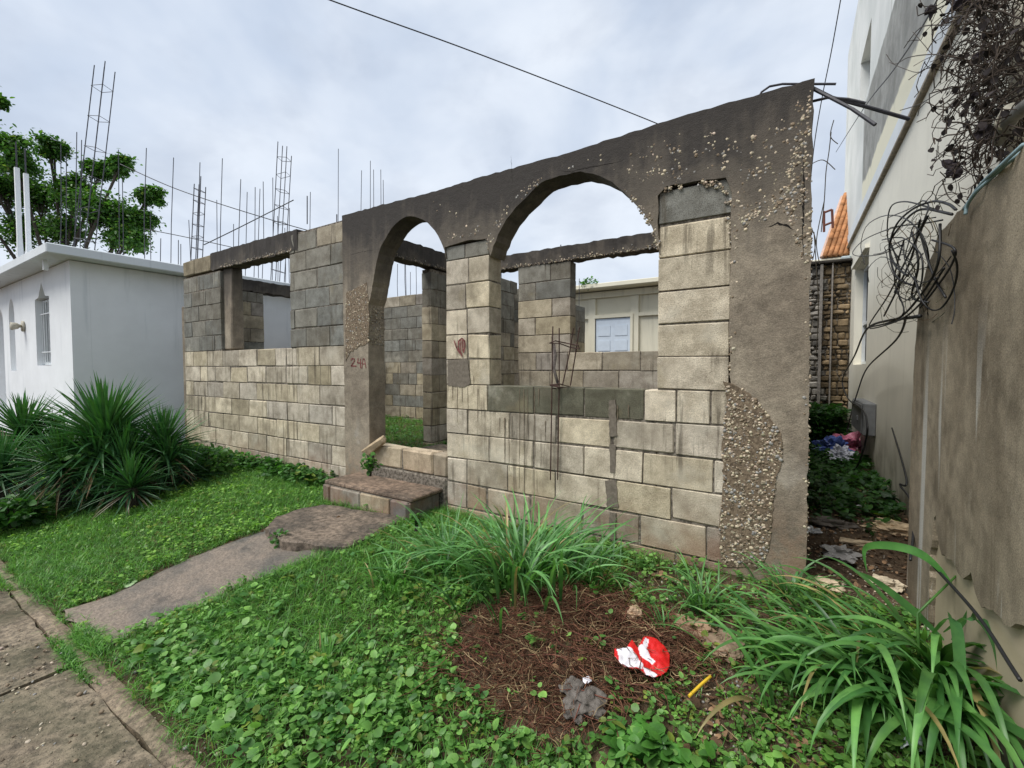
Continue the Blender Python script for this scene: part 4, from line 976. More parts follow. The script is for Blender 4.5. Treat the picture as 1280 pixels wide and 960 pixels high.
def clump(name,px,py,label,nb,spread,L,w,lo,hi,e0=(1.0,1.5),e1=(-.9,.3),cat='grass clump',azr=(0,6.28),at=None):
    c=at or G(px,py); e=empty(name,(c.x,c.y,c.z),label,cat,'long grass clumps in the yard'); mb=MB()
    for _ in range(nb):
        a=U(*azr); r=abs(random.gauss(0,spread)); x=c.x+math.cos(a)*r+random.gauss(0,spread*.4);y=c.y+math.sin(a)*r+random.gauss(0,spread*.4); y=min(y,2.79)
        f=random.random(); col=tuple(lo[i]*(1-f)+hi[i]*f for i in range(3)); f2=U(.7,1.2)
        if random.random()<.07: col=(.30,.24,.11)
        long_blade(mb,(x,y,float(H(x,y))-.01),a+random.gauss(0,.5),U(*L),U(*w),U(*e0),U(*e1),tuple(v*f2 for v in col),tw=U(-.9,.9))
    o=mb.build('blade',M['blade'],e,True); o.name='leaf_blades'; return e
GL=(.055,.16,.045);GH=(.15,.34,.11)
clump('grass_clump',650,735,'widest clump of arching long grass against the block wall above the dead vines',240,.16,(.35,.66),(.011,.022),GL,GH)
clump('grass_clump',560,715,'dense long grass clump just left of the widest one, near the step',150,.10,(.25,.48),(.008,.014),GL,GH)
clump('grass_clump',487,735,'pale green loose grass tuft below the landing slab',60,.07,(.14,.26),(.007,.012),(.06,.17,.035),(.13,.32,.07))
clump('grass_clump',878,765,'thin grass clump beside the flat brown rock',55,.05,(.18,.36),(.008,.014),GL,GH)
clump('grass_clump',735,732,'grass clump at the wall foot right of the widest clump',110,.10,(.2,.45),(.008,.013),GL,GH)
clump('grass_clump',405,835,'small upright light green grass tuft among round-leaved weeds on the left',26,.03,(.1,.2),(.008,.012),(.07,.2,.04),(.14,.34,.07),e1=(0,.9))
clump('grass_clump',830,790,'small grass tuft between pale rock and dead vines',16,.03,(.1,.2),(.008,.012),GL,GH,e1=(0,.9))
clump('grass_clump',985,745,'slender grass tuft at the corner foot of the front wall',40,.05,(.16,.32),(.01,.018),GL,GH)
# big plant right
c=G(1095,870)
e=empty('broad_grass',(c.x,c.y,c.z),'large broad-leaved grass plant sprawling against the brown wall','plant'); mb=MB()
random.seed(5)
def bg(px,py,az,L,w,e0,e1,tw=0,dark=0,z=None):
    q=G(px,py); x=min(q.x,.50); f=random.random(); col=tuple((.045,.14,.035)[i]*(1-f)+(.14,.32,.085)[i]*f for i in range(3)); f2=U(.65,1.15)
    if random.random()<.06: col=(.30,.25,.11)
    long_blade(mb,(x,q.y,float(H(x,q.y))-.01),az,L,w,e0,e1,tuple(v*f2 for v in col),n=12,tw=tw)
for _ in range(150):
    px=random.gauss(1080,60);py=U(800,905); az=random.choice([U(2.2,4.6),U(1.6,5.2),U(4.0,5.4),U(2.4,3.6)]); bg(px,py,az,U(.28,.55),U(.014,.028),U(.9,1.45),U(-1.3,-.1),U(-.7,.7))
for _ in range(70):
    px=random.gauss(1150,50);py=U(840,930); az=U(3.0,5.3); bg(px,py,az,U(.35,.62),U(.022,.040),U(1.0,1.5),U(-1.55,-.6),U(-.6,.6))
for _ in range(26):
    px=random.gauss(1190,35);py=U(850,930); az=U(4.2,5.6); bg(px,py,az,U(.5,.75),U(.030,.048),U(1.1,1.5),U(-1.6,-1.0),U(-.5,.5))
for _ in range(25):
    px=random.gauss(1020,30);py=U(760,800); az=U(2.4,4.2); bg(px,py,az,U(.25,.42),U(.012,.02),U(.8,1.4),U(-.9,.2),U(-.7,.7))
mb.build('leaf_blades',M['blade'],e,True)
# the long top leaf
m=MB(); random.seed(8)
q=G(1150,850); base=Vector((min(q.x,.48),q.y,q.z))
tube(m,[base,base+Vector((-.01,.02,.25)),P(1195,720,t=1.75)],[.007,.005,.004],6,(.07,.18,.04))
def ribbon(mb,pts,w,col):
    pts=[Vector(p) for p in curve3(pts,5)]; n=len(pts); vs=[]
    for i,p in enumerate(pts):
        d=(pts[min(i+1,n-1)]-pts[max(i-1,0)]).normalized(); s=d.cross(Vector((FW[0],FW[1],-.5))).normalized(); k=w*min(1,.2+2.5*i/(n-1))*(1-(i/(n-1))**3)+.0005
        vs+=[p-s*k/2,p+Vector((0,0,-k*.18)),p+s*k/2]
    fs=[]
    for i in range(n-1): a=i*3; fs+=[(a,a+1,a+4,a+3),(a+1,a+2,a+5,a+4)]
    mb.add(vs,fs,col)
def curve3(pts,n):
    out=[];m_=len(pts);pts=[Vector(p) for p in pts]
    for i in range(m_-1):
        p0=pts[max(i-1,0)];p1=pts[i];p2=pts[i+1];p3=pts[min(i+2,m_-1)]
        for k in range(n):
            t=k/n; out.append(.5*((2*p1)+(p2-p0)*t+(2*p0-5*p1+4*p2-p3)*t*t+(3*p1-p0-3*p2+p3)*t**3))
    out.append(pts[-1]); return out
ribbon(m,[P(1194,738,t=1.75),P(1175,712,t=1.78),P(1150,692,t=1.82),P(1120,683,t=1.86),P(1090,682,t=1.88),P(1080,690,t=1.86),P(1084,716,t=1.82)],.038,(.07,.21,.05))
ribbon(m,[P(1180,800,t=1.7),P(1140,762,t=1.75),P(1100,730,t=1.8),P(1074,715,t=1.82)],.034,(.06,.17,.045))
ribbon(m,[P(1190,800,t=1.65),P(1225,748,t=1.62),P(1245,745,t=1.55),P(1262,775,t=1.48),P(1278,830,t=1.42)],.036,(.06,.18,.05))
ribbon(m,[P(1180,790,t=1.6),P(1215,770,t=1.5),P(1245,800,t=1.42),P(1255,870,t=1.38),P(1240,915,t=1.36)],.046,(.065,.18,.06))
ribbon(m,[P(1160,800,t=1.6),P(1190,770,t=1.5),P(1200,830,t=1.42),P(1196,890,t=1.38),P(1180,925,t=1.38)],.042,(.08,.21,.07))
m.build('top_leaf',M['blade'],e,True)
# ---------------------------------------------------------------- spiky yucca plants
def yucca(px,py,t,r,nl,label,sub=0):
    random.seed(int(px*7+py)); c=P(px,py,t=t); gz=float(H(c.x,c.y)); e=empty('yucca',(c.x,c.y,gz),label,'yucca','spiky yucca plants by the white house')
    m=MB(); tube(m,[(c.x,c.y,gz-.05),(c.x+.01,c.y,(gz+c.z)/2),(c.x,c.y,c.z)],[.06,.05,.045],9); m.build('trunk',M['bark'],e)
    heads=[(c,r,nl)]+[(Vector((c.x+U(-.3,.3),c.y+U(-.2,.2),gz+(c.z-gz)*U(.25,.7))),r*U(.6,.85),int(nl*.6)) for _ in range(sub)]
    mb=MB()
    for (h,rr,n) in heads:
        for i in range(n):
            f=i/n; az=i*2.39996+U(-.2,.2); e0=R(88-125*f)+U(-.08,.08); L=rr*U(.85,1.1)*(1 if f>.12 else .85)
            col=(.030+.03*(1-f)*U(.6,1.3),.085+.085*(1-f)*U(.7,1.3),.03+.02*U(0,1)) if f<.86 or random.random()<.5 else (.16*U(.7,1),.11,.06)
            long_blade(mb,(h.x+U(-.02,.02),h.y+U(-.02,.02),h.z+.07*(.5-f)),az,L,rr*.052,e0,e0-U(.0,.45)-.25*f,col,n=4,tw=0,keel=.6)
    mb.build('leaf_rosette',M['yucca'],e); return e
yucca(132,550,4.3,.66,260,'largest dark green yucca in front of the white wall corner',4)
yucca(205,560,4.5,.48,210,'yucca between the largest one and the post at the block wall end',1)
yucca(238,592,4.6,.34,130,'lowest yucca, nearest to the foot of the block wall',1)
yucca(30,545,4.7,.50,200,'yucca left of the largest one, in front of the arched recesses',1)
yucca(78,585,4.1,.46,200,'low yucca in front of the largest one on its left side',1)
yucca(0,590,4.1,.46,190,'yucca cut by the left edge of the view',1)
yucca(165,610,4.0,.36,130,'low drooping yucca in front of the largest one on its right side',0)
# leafy bush among yuccas
def bush(name,px,py,t,rx,rz,n,label,size=(.04,.08),lo=(.03,.11,.02),hi=(.10,.26,.04)):
    c=P(px,py,t=t); gz=float(H(c.x,c.y)) if rx>.1 else c.z-rz*1.1; gz=c.z-rz if name=='roof_weed' else gz; e=empty(name,(c.x,c.y,gz),label,'bush')
    d=RNG.normal(0,1,(n,3)); d/=np.linalg.norm(d,axis=1)[:,None]; r=RNG.uniform(.3,1,n)[:,None]**.5*(1+.25*np.sin(d[:,:1]*7+d[:,2:3]*5))
    pos=np.array([c.x,c.y,c.z])+d*r*np.array([rx,rx,rz]); ok=pos[:,2]>gz-.02; pos=pos[ok]; n=len(pos); s=RNG.uniform(*size,n)
    scatter('foliage',LEAF_V,LEAF_F,pos,rotm(RNG.uniform(0,6.28,n),RNG.normal(.1,.5,n),RNG.normal(0,.4,n),np.stack([s*.8,s,s],1)),gcol(n,lo,hi,.05),M['leaf'],e,vcol=LEAF_C)
    m=MB()
    for _ in range(7): q=c+Vector((U(-rx,rx)*.7,U(-rx,rx)*.5,U(0,rz))); tube(m,[(c.x+U(-.2,.2)*rx,c.y,gz-.02),(c+q)/2,q],[.006,.004,.003],5)
    m.build('stem',M['bark'],e)
bush('leafy_shrub',60,545,4.9,.22,.28,700,'light green leafy shrub growing between the yuccas')
bush('leafy_shrub',105,575,4.2,.25,.2,400,'small light green shrub low in front of the yuccas')
bush('leafy_shrub',262,580,4.85,.22,.2,500,'green shrub at the foot of the block wall beside the lowest yucca')
bush('leafy_shrub',15,640,3.75,.25,.12,450,'dark leafy shrub at the left edge beneath the yuccas',lo=(.02,.07,.015),hi=(.06,.17,.03))
bush('leafy_shrub',462,580,3.55,.07,.07,90,'tiny leafy weed sprouting from the step beside the door column',size=(.025,.05))
bush('leafy_shrub',350,672,3.1,.06,.05,80,'tiny leafy weed under the broken edge of the landing slab',size=(.02,.04))
bush('leafy_shrub',520,650,3.0,.05,.05,60,'tiny dark weed against the right side of the step',size=(.02,.04))
# ---------------------------------------------------------------- trees
def tree(name,base,h,spread,label,lobes,leafn,size=(.10,.2),lo=(.025,.085,.015),hi=(.12,.26,.045),sd=1):
    rn=random.Random(sd); e=empty(name,base,label,'tree'); base=Vector(base); m=MB()
    fork=base+Vector((0,0,h*.35)); tube(m,[base-Vector((0,0,.3)),base+Vector((.05,0,h*.2)),fork],[.2,.16,.14],10); P_=[]
    for (c,r) in lobes:
        c=Vector(c); mid=(fork+c)/2+Vector((rn.uniform(-.3,.3),rn.uniform(-.3,.3),-.2)); tube(m,[fork,mid,c],[.1,.055,.02],7)
        for _ in range(7):
            d=Vector((rn.gauss(0,1),rn.gauss(0,1),rn.gauss(.2,.8))).normalized()*r*rn.uniform(.6,1.0); tip=c+d; tube(m,[mid+(c-mid)*rn.uniform(.3,1),c+d*.5,tip],[.025,.014,.006],5)
            for _ in range(3): P_.append((c+d*rn.uniform(.35,1.05)+Vector((rn.gauss(0,1),rn.gauss(0,1),rn.gauss(0,1)))*.12*r,r*.26))
    m.build('trunk',M['bark'],e)
    per=leafn//len(P_); pos=[]
    for (q,r) in P_:
        a=RNG.normal(0,1,(per,3))*np.array([r,r,r*.8])*1.25*RNG.uniform(.5,1.3); pos.append(np.array(q)[None]+a)
    pos=np.concatenate(pos);n=len(pos); s=RNG.uniform(*size,n)
    scatter('crown',LEAF_V,LEAF_F,pos,rotm(RNG.uniform(0,6.28,n),RNG.normal(-.2,.6,n),RNG.normal(0,.5,n),np.stack([s*.55,s,s],1)),gcol(n,lo,hi,.03,1.6),M['leaf'],e,vcol=LEAF_C)
TT=15
lob=[(P(a,b,t=TT+U(-.8,.8)),r*.8) for a,b,r in[(20,200,.8),(62,185,.45),(5,235,.8),(50,245,.7),(95,235,.75),(125,215,.45),(150,205,.35),(120,260,.85),(150,285,.85),(85,290,.9),(190,245,.4),(178,275,.5),(30,290,.9),(-30,200,.8),(-40,240,1.0),(165,300,.6)]]
b0=P(80,330,t=TT); tree('broadleaf_tree',(b0.x,b0.y,0),8,3,'dark leafy tree rising behind the white house roof',lob,46000,size=(.07,.16),sd=3)
lob=[(P(a,b,t=16),r) for a,b,r in[(0,128,.12),(-25,125,.5),(-40,150,.6)]]
b0=P(-30,330,t=16); tree('broadleaf_tree',(b0.x,b0.y,0),9,3,'tree at the left edge showing only one high leaf tip',lob,3000,sd=4)
# plants on the beige roof
c=P(733,355,y=9.75)
bush('roof_weed',735,355,c.y/ray(735,355)[1],.22,.12,160,'small weed growing on the edge of the cream house roof',size=(.04,.09))
# ---------------------------------------------------------------- litter
def sheet(name,outline,label,cat,colf,h0=.02,amp=.02,n=34,lift=.0,th=.0015,parent=None,sd=0):
    xs_=[p[0] for p in outline];ys_=[p[1] for p in outline]; x0,x1,y0,y1=min(xs_),max(xs_),min(ys_),max(ys_)
    mb=MB(); idx={}; vs=[];cs=[]
    for j in range(n+1):
        for i in range(n+1):
            a=x0+(x1-x0)*i/n;b=y0+(y1-y0)*j/n
            if inpoly([a],[b],outline)[0]:
                g_=G(a,b); w=mn.noise(Vector((a/13,b/13,sd)))*.9+mn.noise(Vector((a/6,b/6,sd+3)))*.3; idx[i,j]=len(vs); vs.append((g_.x,g_.y,g_.z+h0+amp*(w+.4)+.006)); cs.append(colf(a,b))
    fs=[]
    for j in range(n):
        for i in range(n):
            q=[(i,j),(i+1,j),(i+1,j+1),(i,j+1)]; k=[idx[t_] for t_ in q if t_ in idx]
            if len(k)>=3: fs.append(tuple(k))
    mb.add(vs,fs); mb.c=cs; ob=mb.build(name,M['plastic'],parent,True)
    so=ob.modifiers.new('s','SOLIDIFY'); so.thickness=th
    return tag(ob,label,cat)
wrap=[(768,823),(774,824),(784,822),(790,811),(797,824),(803,812),(810,808),(822,814),(834,824),(838,832),(837,848),(834,856),(824,861),(812,862),(800,853),(788,852),(776,845),(768,836)]
w1=[(771,824),(784,822),(797,834),(804,846),(802,851),(786,850),(774,843)]; w2=[(797,823),(803,820),(806,812),(811,813),(808,826),(814,836),(819,842),(815,845),(806,838),(800,832)]; w3=[(803,848),(812,850),(822,858),(818,862),(808,860)]
def wc(a,b):
    for w in(w1,w2,w3):
        if inpoly([a],[b],w)[0]: return (.74,.72,.76)
    return (.58,.012,.012)
sheet('plastic_wrapper',wrap,'crumpled red and white plastic wrapper lying on the dead vines','wrapper',wc,.034,.014,n=60,sd=2)
sheet('paper_scrap',[(727,859),(737,856),(741,864),(733,868),(728,866)],'tiny white paper scrap beside the grey rag','paper',lambda a,b:(.7,.68,.72),.03,.008,n=10,sd=5)
sheet('plastic_scrap',[(1120,930),(1130,922),(1140,930),(1155,942),(1152,955),(1135,948),(1124,950)],'crumpled pale plastic scrap under the broad-leaved grass','plastic',lambda a,b:(.6,.63,.68),.02,.03,n=14,sd=6)
sheet('fallen_leaf',[(152,733),(160,726),(170,724),(174,728),(165,735),(156,738)],'single pale green fallen leaf lying on the path edge','leaf',lambda a,b:(.30,.42,.22),.004,.004,n=12,sd=8)
# rag
def blob(mb,c,r,axes,col,seed,sub=2,amp=.25):
    vs=[Vector(v) for v in ICO]; fs=[tuple(f) for f in ICF]
    for _ in range(sub):
        nf=[];cache={}
        def mid(a,b):
            k=(min(a,b),max(a,b))
            if k not in cache: cache[k]=len(vs); vs.append(((vs[a]+vs[b])/2).normalized())
            return cache[k]
        for a,b,c_ in fs:
            x,y,z=mid(a,b),mid(b,c_),mid(c_,a); nf+=[(a,x,z),(b,y,x),(c_,z,y),(x,y,z)]
        fs=nf
    out=[]
    for v in vs:
        k=1+amp*mn.noise(v*1.7+Vector((seed,seed*.3,0)))+amp*.4*mn.noise(v*5+Vector((seed,1,0))); q=Vector((v.x*axes[0],v.y*axes[1],v.z*axes[2]))*r*k; out.append(Vector(c)+q)
    mb.add(out,fs,col)
mb=MB(); gcl=(.13,.115,.10)
for (a,b,r,ax,sd) in[(735,882,.055,(1.1,1,.55),1),(718,864,.032,(1.1,1,.8),2),(706,868,.018,(1.6,.7,.6),3),(715,885,.036,(.8,1.1,.6),4),(724,901,.028,(.7,1.2,.5),5),(742,892,.035,(1.1,.8,.5),6),(712,897,.022,(1,1,.5),7)]:
    g_=G(a,b+4); blob(mb,(g_.x,g_.y,g_.z+.03),r,ax,gcl,sd,3,.5)
ob=mb.build('rag',M['cloth'],None,True); rm=ob.modifiers.new('r','REMESH'); rm.mode='VOXEL'; rm.voxel_size=.0035; rm.use_smooth_shade=True
tag(ob,'grey crumpled cloth rag lying on the dead vines left of the wrapper','rag')
# remesh drops colours -> give the rag its own material
ob.data.materials.clear(); ob.data.materials.append(m_plain('grey_rag_cloth',(.14,.125,.11),.95,.1,.3,45,1))
ms_=MB(); a=G(861,882)+Vector((0,0,.035));b=G(888,858)+Vector((0,0,.04)); tube(ms_,[a,(a+b)/2+Vector((0,0,.002)),b],.0055,8,(.65,.42,.03)); tag(ms_.build('yellow_stick',M['flat']),'short bright yellow stick lying in the small weeds','stick')
# rocks
def rock(name,px,py,r,ax,col,label,sd,sink=.3,at=None):
    g_=at or G(px,py); mb=MB(); blob(mb,(g_.x,g_.y,g_.z+r*ax[2]*(1-sink)-.0),r,ax,col,sd,3,.55); ob=mb.build(name,M['rock'],None,False); return tag(ob,label,'rock')
rock('rock',865,788,.085,(1.1,.7,.35),(.30,.20,.13),'flat brown rock half buried below the long grass right of the vines',3)
rock('rock',900,808,.10,(.8,.9,.30),(.26,.19,.13),'larger brown rock merging with soil beside the flat one',5,.5)
rock('rock',793,772,.038,(.9,.8,.8),(.42,.30,.20),'small pale tan rock above the wrapper',7)
rock('rock',788,735,.022,(1,.8,.6),(.5,.46,.36),'whitish pebble rock near the wall foot',8)
rock('rock',1040,660,.10,(1.3,.8,.4),(.16,.14,.12),'dark rock on the alley floor by the wall corner',9)
rock('rock',1118,668,.11,(1.5,.7,.5),(.55,.42,.27),'pale tan broken stone beside the far end of the brown wall',11)
rock('rock',1075,682,.07,(1.8,.6,.3),(.50,.40,.27),'long flat tan stone chip on the alley floor',12)
rock('rock',1030,735,.06,(1.2,.8,.5),(.50,.40,.28),'pale stone at the base of the front wall corner',13)
rock('rock',1105,735,.06,(1.2,.8,.6),(.52,.44,.32),'pale stone behind the broad-leaved grass',14)
rock('rock',700,712,.03,(1.3,.7,.5),(.42,.26,.17),'reddish stone chip in the grass at the wall foot',15)
mb=MB(); q=(-3.30,2.80,.50)
box(mb,-.12,.12,-.05,.05,-.035,.035,(.40,.31,.20),ch=.014,jit=.014)
ob=mb.build('block_fragment',M['rock'],None); ob.location=(-3.29,2.80,.475); ob.rotation_euler=(R(15),R(-36),R(20)); tag(ob,'broken tan block piece leaning on the threshold beside the door column','block')
# alley trash
tr=[(1030,548,(.30,.02,.02),.13,'dark red crumpled bag in the alley litter'),(1052,556,(.50,.17,.04),.10,'orange crumpled packet in the alley litter'),(1040,572,(.07,.11,.32),.14,'blue crumpled bag in the alley litter'),(1060,568,(.52,.16,.24),.14,'pink crumpled bag in the alley litter'),(1050,580,(.45,.46,.52),.10,'pale grey crumpled bag in the alley litter'),(1068,560,(.25,.25,.28),.14,'dark grey crumpled bag against the cream wall'),(1022,560,(.38,.35,.30),.10,'dirty beige crumpled bag beside the corner column'),(1018,540,(.35,.36,.35),.10,'off white crumpled bag far in the alley'),(1048,545,(.2,.3,.2),.1,'greenish crumpled bag at the back of the litter'),(1016,665,(.6,.6,.6),.035,'small white plastic scrap at the wall corner in the alley'),(1048,695,(.3,.29,.28),.07,'grey torn plastic on the dark alley floor'),(1075,635,(.5,.5,.5),.03,'tiny pale plastic scrap among alley weeds')]
for i,(a,b,c,r,lab) in enumerate(tr):
    g_=G(a,b); mb=MB(); blob(mb,(min(g_.x,.8-r*.6),g_.y,g_.z+r*.35+(.07 if b<600 else 0)),r,(1.1,1.1,.9 if b<600 else .5),c,20+i,3,1.1); tag(mb.build('crumpled_bag',M['plastic'],None),lab,'trash','litter in the alley')
# ---------------------------------------------------------------- cables
def cable(pts,r,label,name='overhead_cable',mat='cable',sub=8):
    m=MB(); tube(m,curve3(pts,sub),r,6); return tag(m.build(name,M[mat],None,True),label,'cable')
a=P(380,-12,t=7);b=P(830,158,t=9); a2=a+(a-b)*.8; b2=b+(b-a)*.15
b2=P(1000,232,t=9.9)
cable([a2,a,P(600,68,t=7.9),b,b2],.010,'long overhead cable crossing the sky above the arches')
cable([P(1056,-30,t=12),P(1040,60,t=13),P(1028,120,t=14),P(1018,180,t=15),P(1012,240,t=16)],.014,'overhead cable dropping beside the upper storey of the cream building')
cable([P(150,205,t=11),P(220,236,t=11),P(310,266,t=11),P(400,292,t=11.5),P(480,310,t=12)],.011,'sagging cable passing from the tree across the reinforcement cages')
cable([P(255,306,t=9.4),P(300,284,t=9.4),P(367,250,t=9.4)],.010,'short tie wire slanting up between two reinforcement cages')
cable([P(180,286,t=10),P(240,298,t=10),P(330,318,t=10)],.009,'low thin wire just above the white roof')
cable([P(1182,-20,x=.74),P(1150,38,x=.74),P(1115,90,x=.74),P(1080,135,x=.74),P(1045,190,x=.74)],.006,'thin service wire running down the cream building side')
# black cables from the tangle to the ground along the cream wall
cable([P(1150,395,x=.5),P(1085,410,x=.62),P(1068,445,x=.68),P(1053,475,x=.70),P(1060,498,x=.70),P(1078,512,x=.68),P(1084,530,x=.66),P(1082,552,x=.66),P(1070,585,x=.62),P(1050,602,x=.6)],.009,'black cable looping down past the grey electrical box','wall_cable')
cable([P(1133,395,x=.6),P(1120,425,x=.66),P(1084,460,x=.70),P(1072,490,x=.70),P(1062,525,x=.70),P(1056,555,x=.66)],.007,'second black cable running down the cream wall','wall_cable')
cable([P(1150,690,x=.52),P(1195,738,x=.53),P(1230,780,x=.535),P(1262,830,x=.535),P(1275,850,x=.535)],.006,'upper black hose lying along the base of the brown wall','wall_cable')
cable([P(1205,870,x=.53),P(1240,905,x=.53),P(1285,965,x=.53)],.006,'lower black hose at the base of the brown wall','wall_cable')
cable([P(1115,535,x=.8),P(1133,598,x=.62),P(1125,606,x=.6),P(1138,625,x=.58),P(1142,660,x=.56),P(1138,700,x=.5)],.006,'thin dark twig-like wire at the end of the brown wall','wall_cable')
# tangle of wires
tg=empty('wire_tangle',P(1150,330,x=.5),'tangle of black wires hanging over the broken end of the brown wall','wires')
random.seed(12)
def loop(cx_,cy_,rx,ry,rot,turns,xp,jit=4,n=18):
    pts_=[]
    ph=U(0,6.28)
    for i in range(int(n*turns)+1):
        a=ph+2*PI*i/n; u=rx*math.cos(a);v=ry*math.sin(a); c_,s_=math.cos(rot),math.sin(rot)
        pts_.append(P(cx_+u*c_-v*s_+U(-jit,jit)*.4+i*.25,cy_+u*s_+v*c_+U(-jit,jit)*.4,x=xp+.035*math.sin(a*1.3+ph)))
    return pts_
def hangpts(l,x0): return curve3([P(a,b,x=x0+U(-.02,.02)) for a,b in l],6)
m=MB()
for l in([(1195,262),(1185,255),(1165,252),(1140,262),(1120,282),(1112,310),(1120,345),(1150,360)],[(1190,268),(1150,262),(1128,280),(1112,305),(1118,330),(1135,345)],
 [(1178,275),(1150,280),(1115,285),(1080,300),(1066,315),(1072,320),(1100,318),(1130,305)],[(1170,262),(1130,252),(1112,262),(1110,300),(1125,325)],[(1175,280),(1172,330),(1150,370),(1120,400),(1086,409)],
 [(1160,270),(1135,320),(1110,370),(1086,409),(1120,402),(1150,380),(1180,335)],[(1150,275),(1140,320),(1120,365),(1105,395)],[(1165,300),(1192,310),(1190,330),(1170,360),(1150,385)],[(1150,290),(1165,340),(1182,372)],
 [(1130,300),(1118,350),(1130,390),(1110,400)],[(1140,290),(1148,330),(1140,370),(1160,378)],[(1112,300),(1125,340),(1118,366)]):
    tube(m,hangpts(l,.50),U(.0035,.006),5)
for _ in range(11):
    tube(m,curve3(loop(U(1105,1175),U(285,375),U(14,44),U(25,62),U(-.9,.9),U(.35,.8),.5,9,11),3),U(.0018,.0038),4)
m.build('black_wire',M['cable'],tg,True)
m=MB()
for _ in range(46):
    tube(m,curve3(loop(U(1115,1165),U(265,400),U(6,30),U(10,36),U(-1.5,1.5),U(.25,.6),.52,5,10),2),U(.001,.002),3,(.12*U(.6,1.2),.085,.05),cap=False)
m.build('dry_tendril',M['vine'],tg,True)
# dead ivy mass on top of the wall, right
iv=empty('dead_creeper',(.68,2.0,1.85),'dense dark dead creeper spilling over the top right of the brown wall','creeper')
m=MB(); random.seed(19)
leafp=[]
for s in range(430):
    px=1228+abs(random.gauss(0,28)); py=U(-30,190); 
    x_=U(.56,.78); p=P(px,py,x=x_); d=Vector((U(-.3,.1),U(-.6,.6),U(-1,.6))); pts_=[p]
    for i in range(U(6,12).__int__()):
        d=(d+Vector((random.gauss(0,.5),random.gauss(0,.55),random.gauss(-.05,.55)))).normalized(); p=p+d*.035; p.x=min(max(p.x,.45),.79); p.z=max(p.z,1.84) if p.y<2.75 else p.z
        pts_.append(p.copy())
        if random.random()<.16: leafp.append(p.copy())
    q=U(.4,1.5); tube(m,pts_,U(.0009,.0026),4,(.05*q,.038*q,.03*q),cap=False)
m.build('vine_stem',M['vine'],iv,True)['kind']='stuff'
n=len(leafp); s=RNG.uniform(.012,.032,n); scatter('dead_leaf',LEAF_V,LEAF_F,np.array([tuple(p) for p in leafp]),rotm(RNG.uniform(0,6.28,n),RNG.normal(-.8,.6,n),RNG.normal(0,.8,n),np.stack([s*.9,s,s],1)),np.array([.022,.018,.018])*RNG.uniform(.5,2,(n,1)),M['vine'],iv)['kind']='stuff'
m=MB()
def twig(l,x0,r): tube(m,[P(a,b,x=x0) for a,b in l] if False else curve3([P(a,b,x=x0) for a,b in l],5),r,4,(.06,.05,.04),cap=False)
for l in([(1245,95),(1215,80),(1195,73),(1165,68),(1135,72),(1118,80),(1108,68)],[(1165,68),(1150,50),(1141,40)],[(1165,68),(1165,40),(1163,18)],[(1235,100),(1200,108),(1175,115),(1150,130),(1125,138)],[(1195,73),(1180,95),(1165,115)],[(1228,60),(1205,50),(1190,70)],
 [(1230,40),(1205,20),(1185,22),(1190,8)],[(1163,18),(1150,0),(1158,-8)],[(1240,130),(1215,115),(1190,117)],[(1165,68),(1150,90),(1128,85),(1112,78)],[(1225,200),(1205,198),(1192,200)],[(1235,20),(1200,15),(1180,30),(1150,35),(1130,60)],[(1230,45),(1210,60),(1198,92),(1200,125),(1192,138)],[(1200,258),(1185,245),(1178,225)],[(1210,258),(1190,240),(1170,250)]):
    twig(l,U(.6,.72),U(.0022,.0038))
m.build('twig',M['vine'],iv,True)
m=MB(); 
for l in([(1280,188),(1258,205),(1240,222),(1222,238),(1210,255),(1207,268)],[(1280,180),(1250,208),(1225,232),(1205,262)]): tube(m,hangpts(l,.545),.006,5)
tag(m.build('faded_hose',m_plain('faded_blue_hose',(.20,.28,.30),.7),None,True),'faded bluish cord lying along the brown wall top','cord')
for a,b,r in((1190,205,.03),(1193,215,.03),(1189,213,.022),(1163,14,.03),(1201,3,.035),(1224,70,.02),(1219,118,.02),(1229,165,.03)):
    p=P(a,b,x=.6); lv=MB(); blob(lv,p,r*.8,(1,.8,1.1),(.03,.024,.028),int(a),1,1.3); lv.build('withered_leaf',M['vine'],iv)
pv=empty('conduit_elbow',P(1270,140,x=.6),'thick grey pipe with pale collar jutting from the creeper at right edge','pipe')
m=MB(); tube(m,curve3([P(1300,120,x=.60),P(1278,137,x=.6),P(1262,150,x=.6),P(1250,175,x=.62)],5),.022,12); m.build('pipe_body',m_plain('grey_pipe',(.16,.155,.14),.7,.3,.3),pv,True)
m=MB(); 
for k_ in range(3): tube(m,[P(1266-k_*3,138+k_*5,x=.6),P(1263-k_*3,143+k_*5,x=.6)],.029,12)
m.build('collar',M['pipe'],pv,True)
# thin creepers beside the right end of the house
m=MB(); random.seed(3)
for l in([(1040,165),(1036,190),(1033,215),(1030,250),(1026,290)],[(1044,150),(1040,170),(1046,180)],[(1015,205),(1030,200),(1042,212)],[(1012,280),(1018,300),(1016,325)],[(1030,250),(1022,300),(1024,330)],[(1016,290),(1020,330),(1022,380),(1020,440)]): tube(m,curve3([P(a+U(-2,2),b,y=9.0) for a,b in l],5),.007,4,(.06,.05,.035),cap=False)
tl=[]
o=m.build('creeper_stem',M['vine'],None,True); tag(o,'thin hanging creeper strands against the sky at the alley end','creeper')
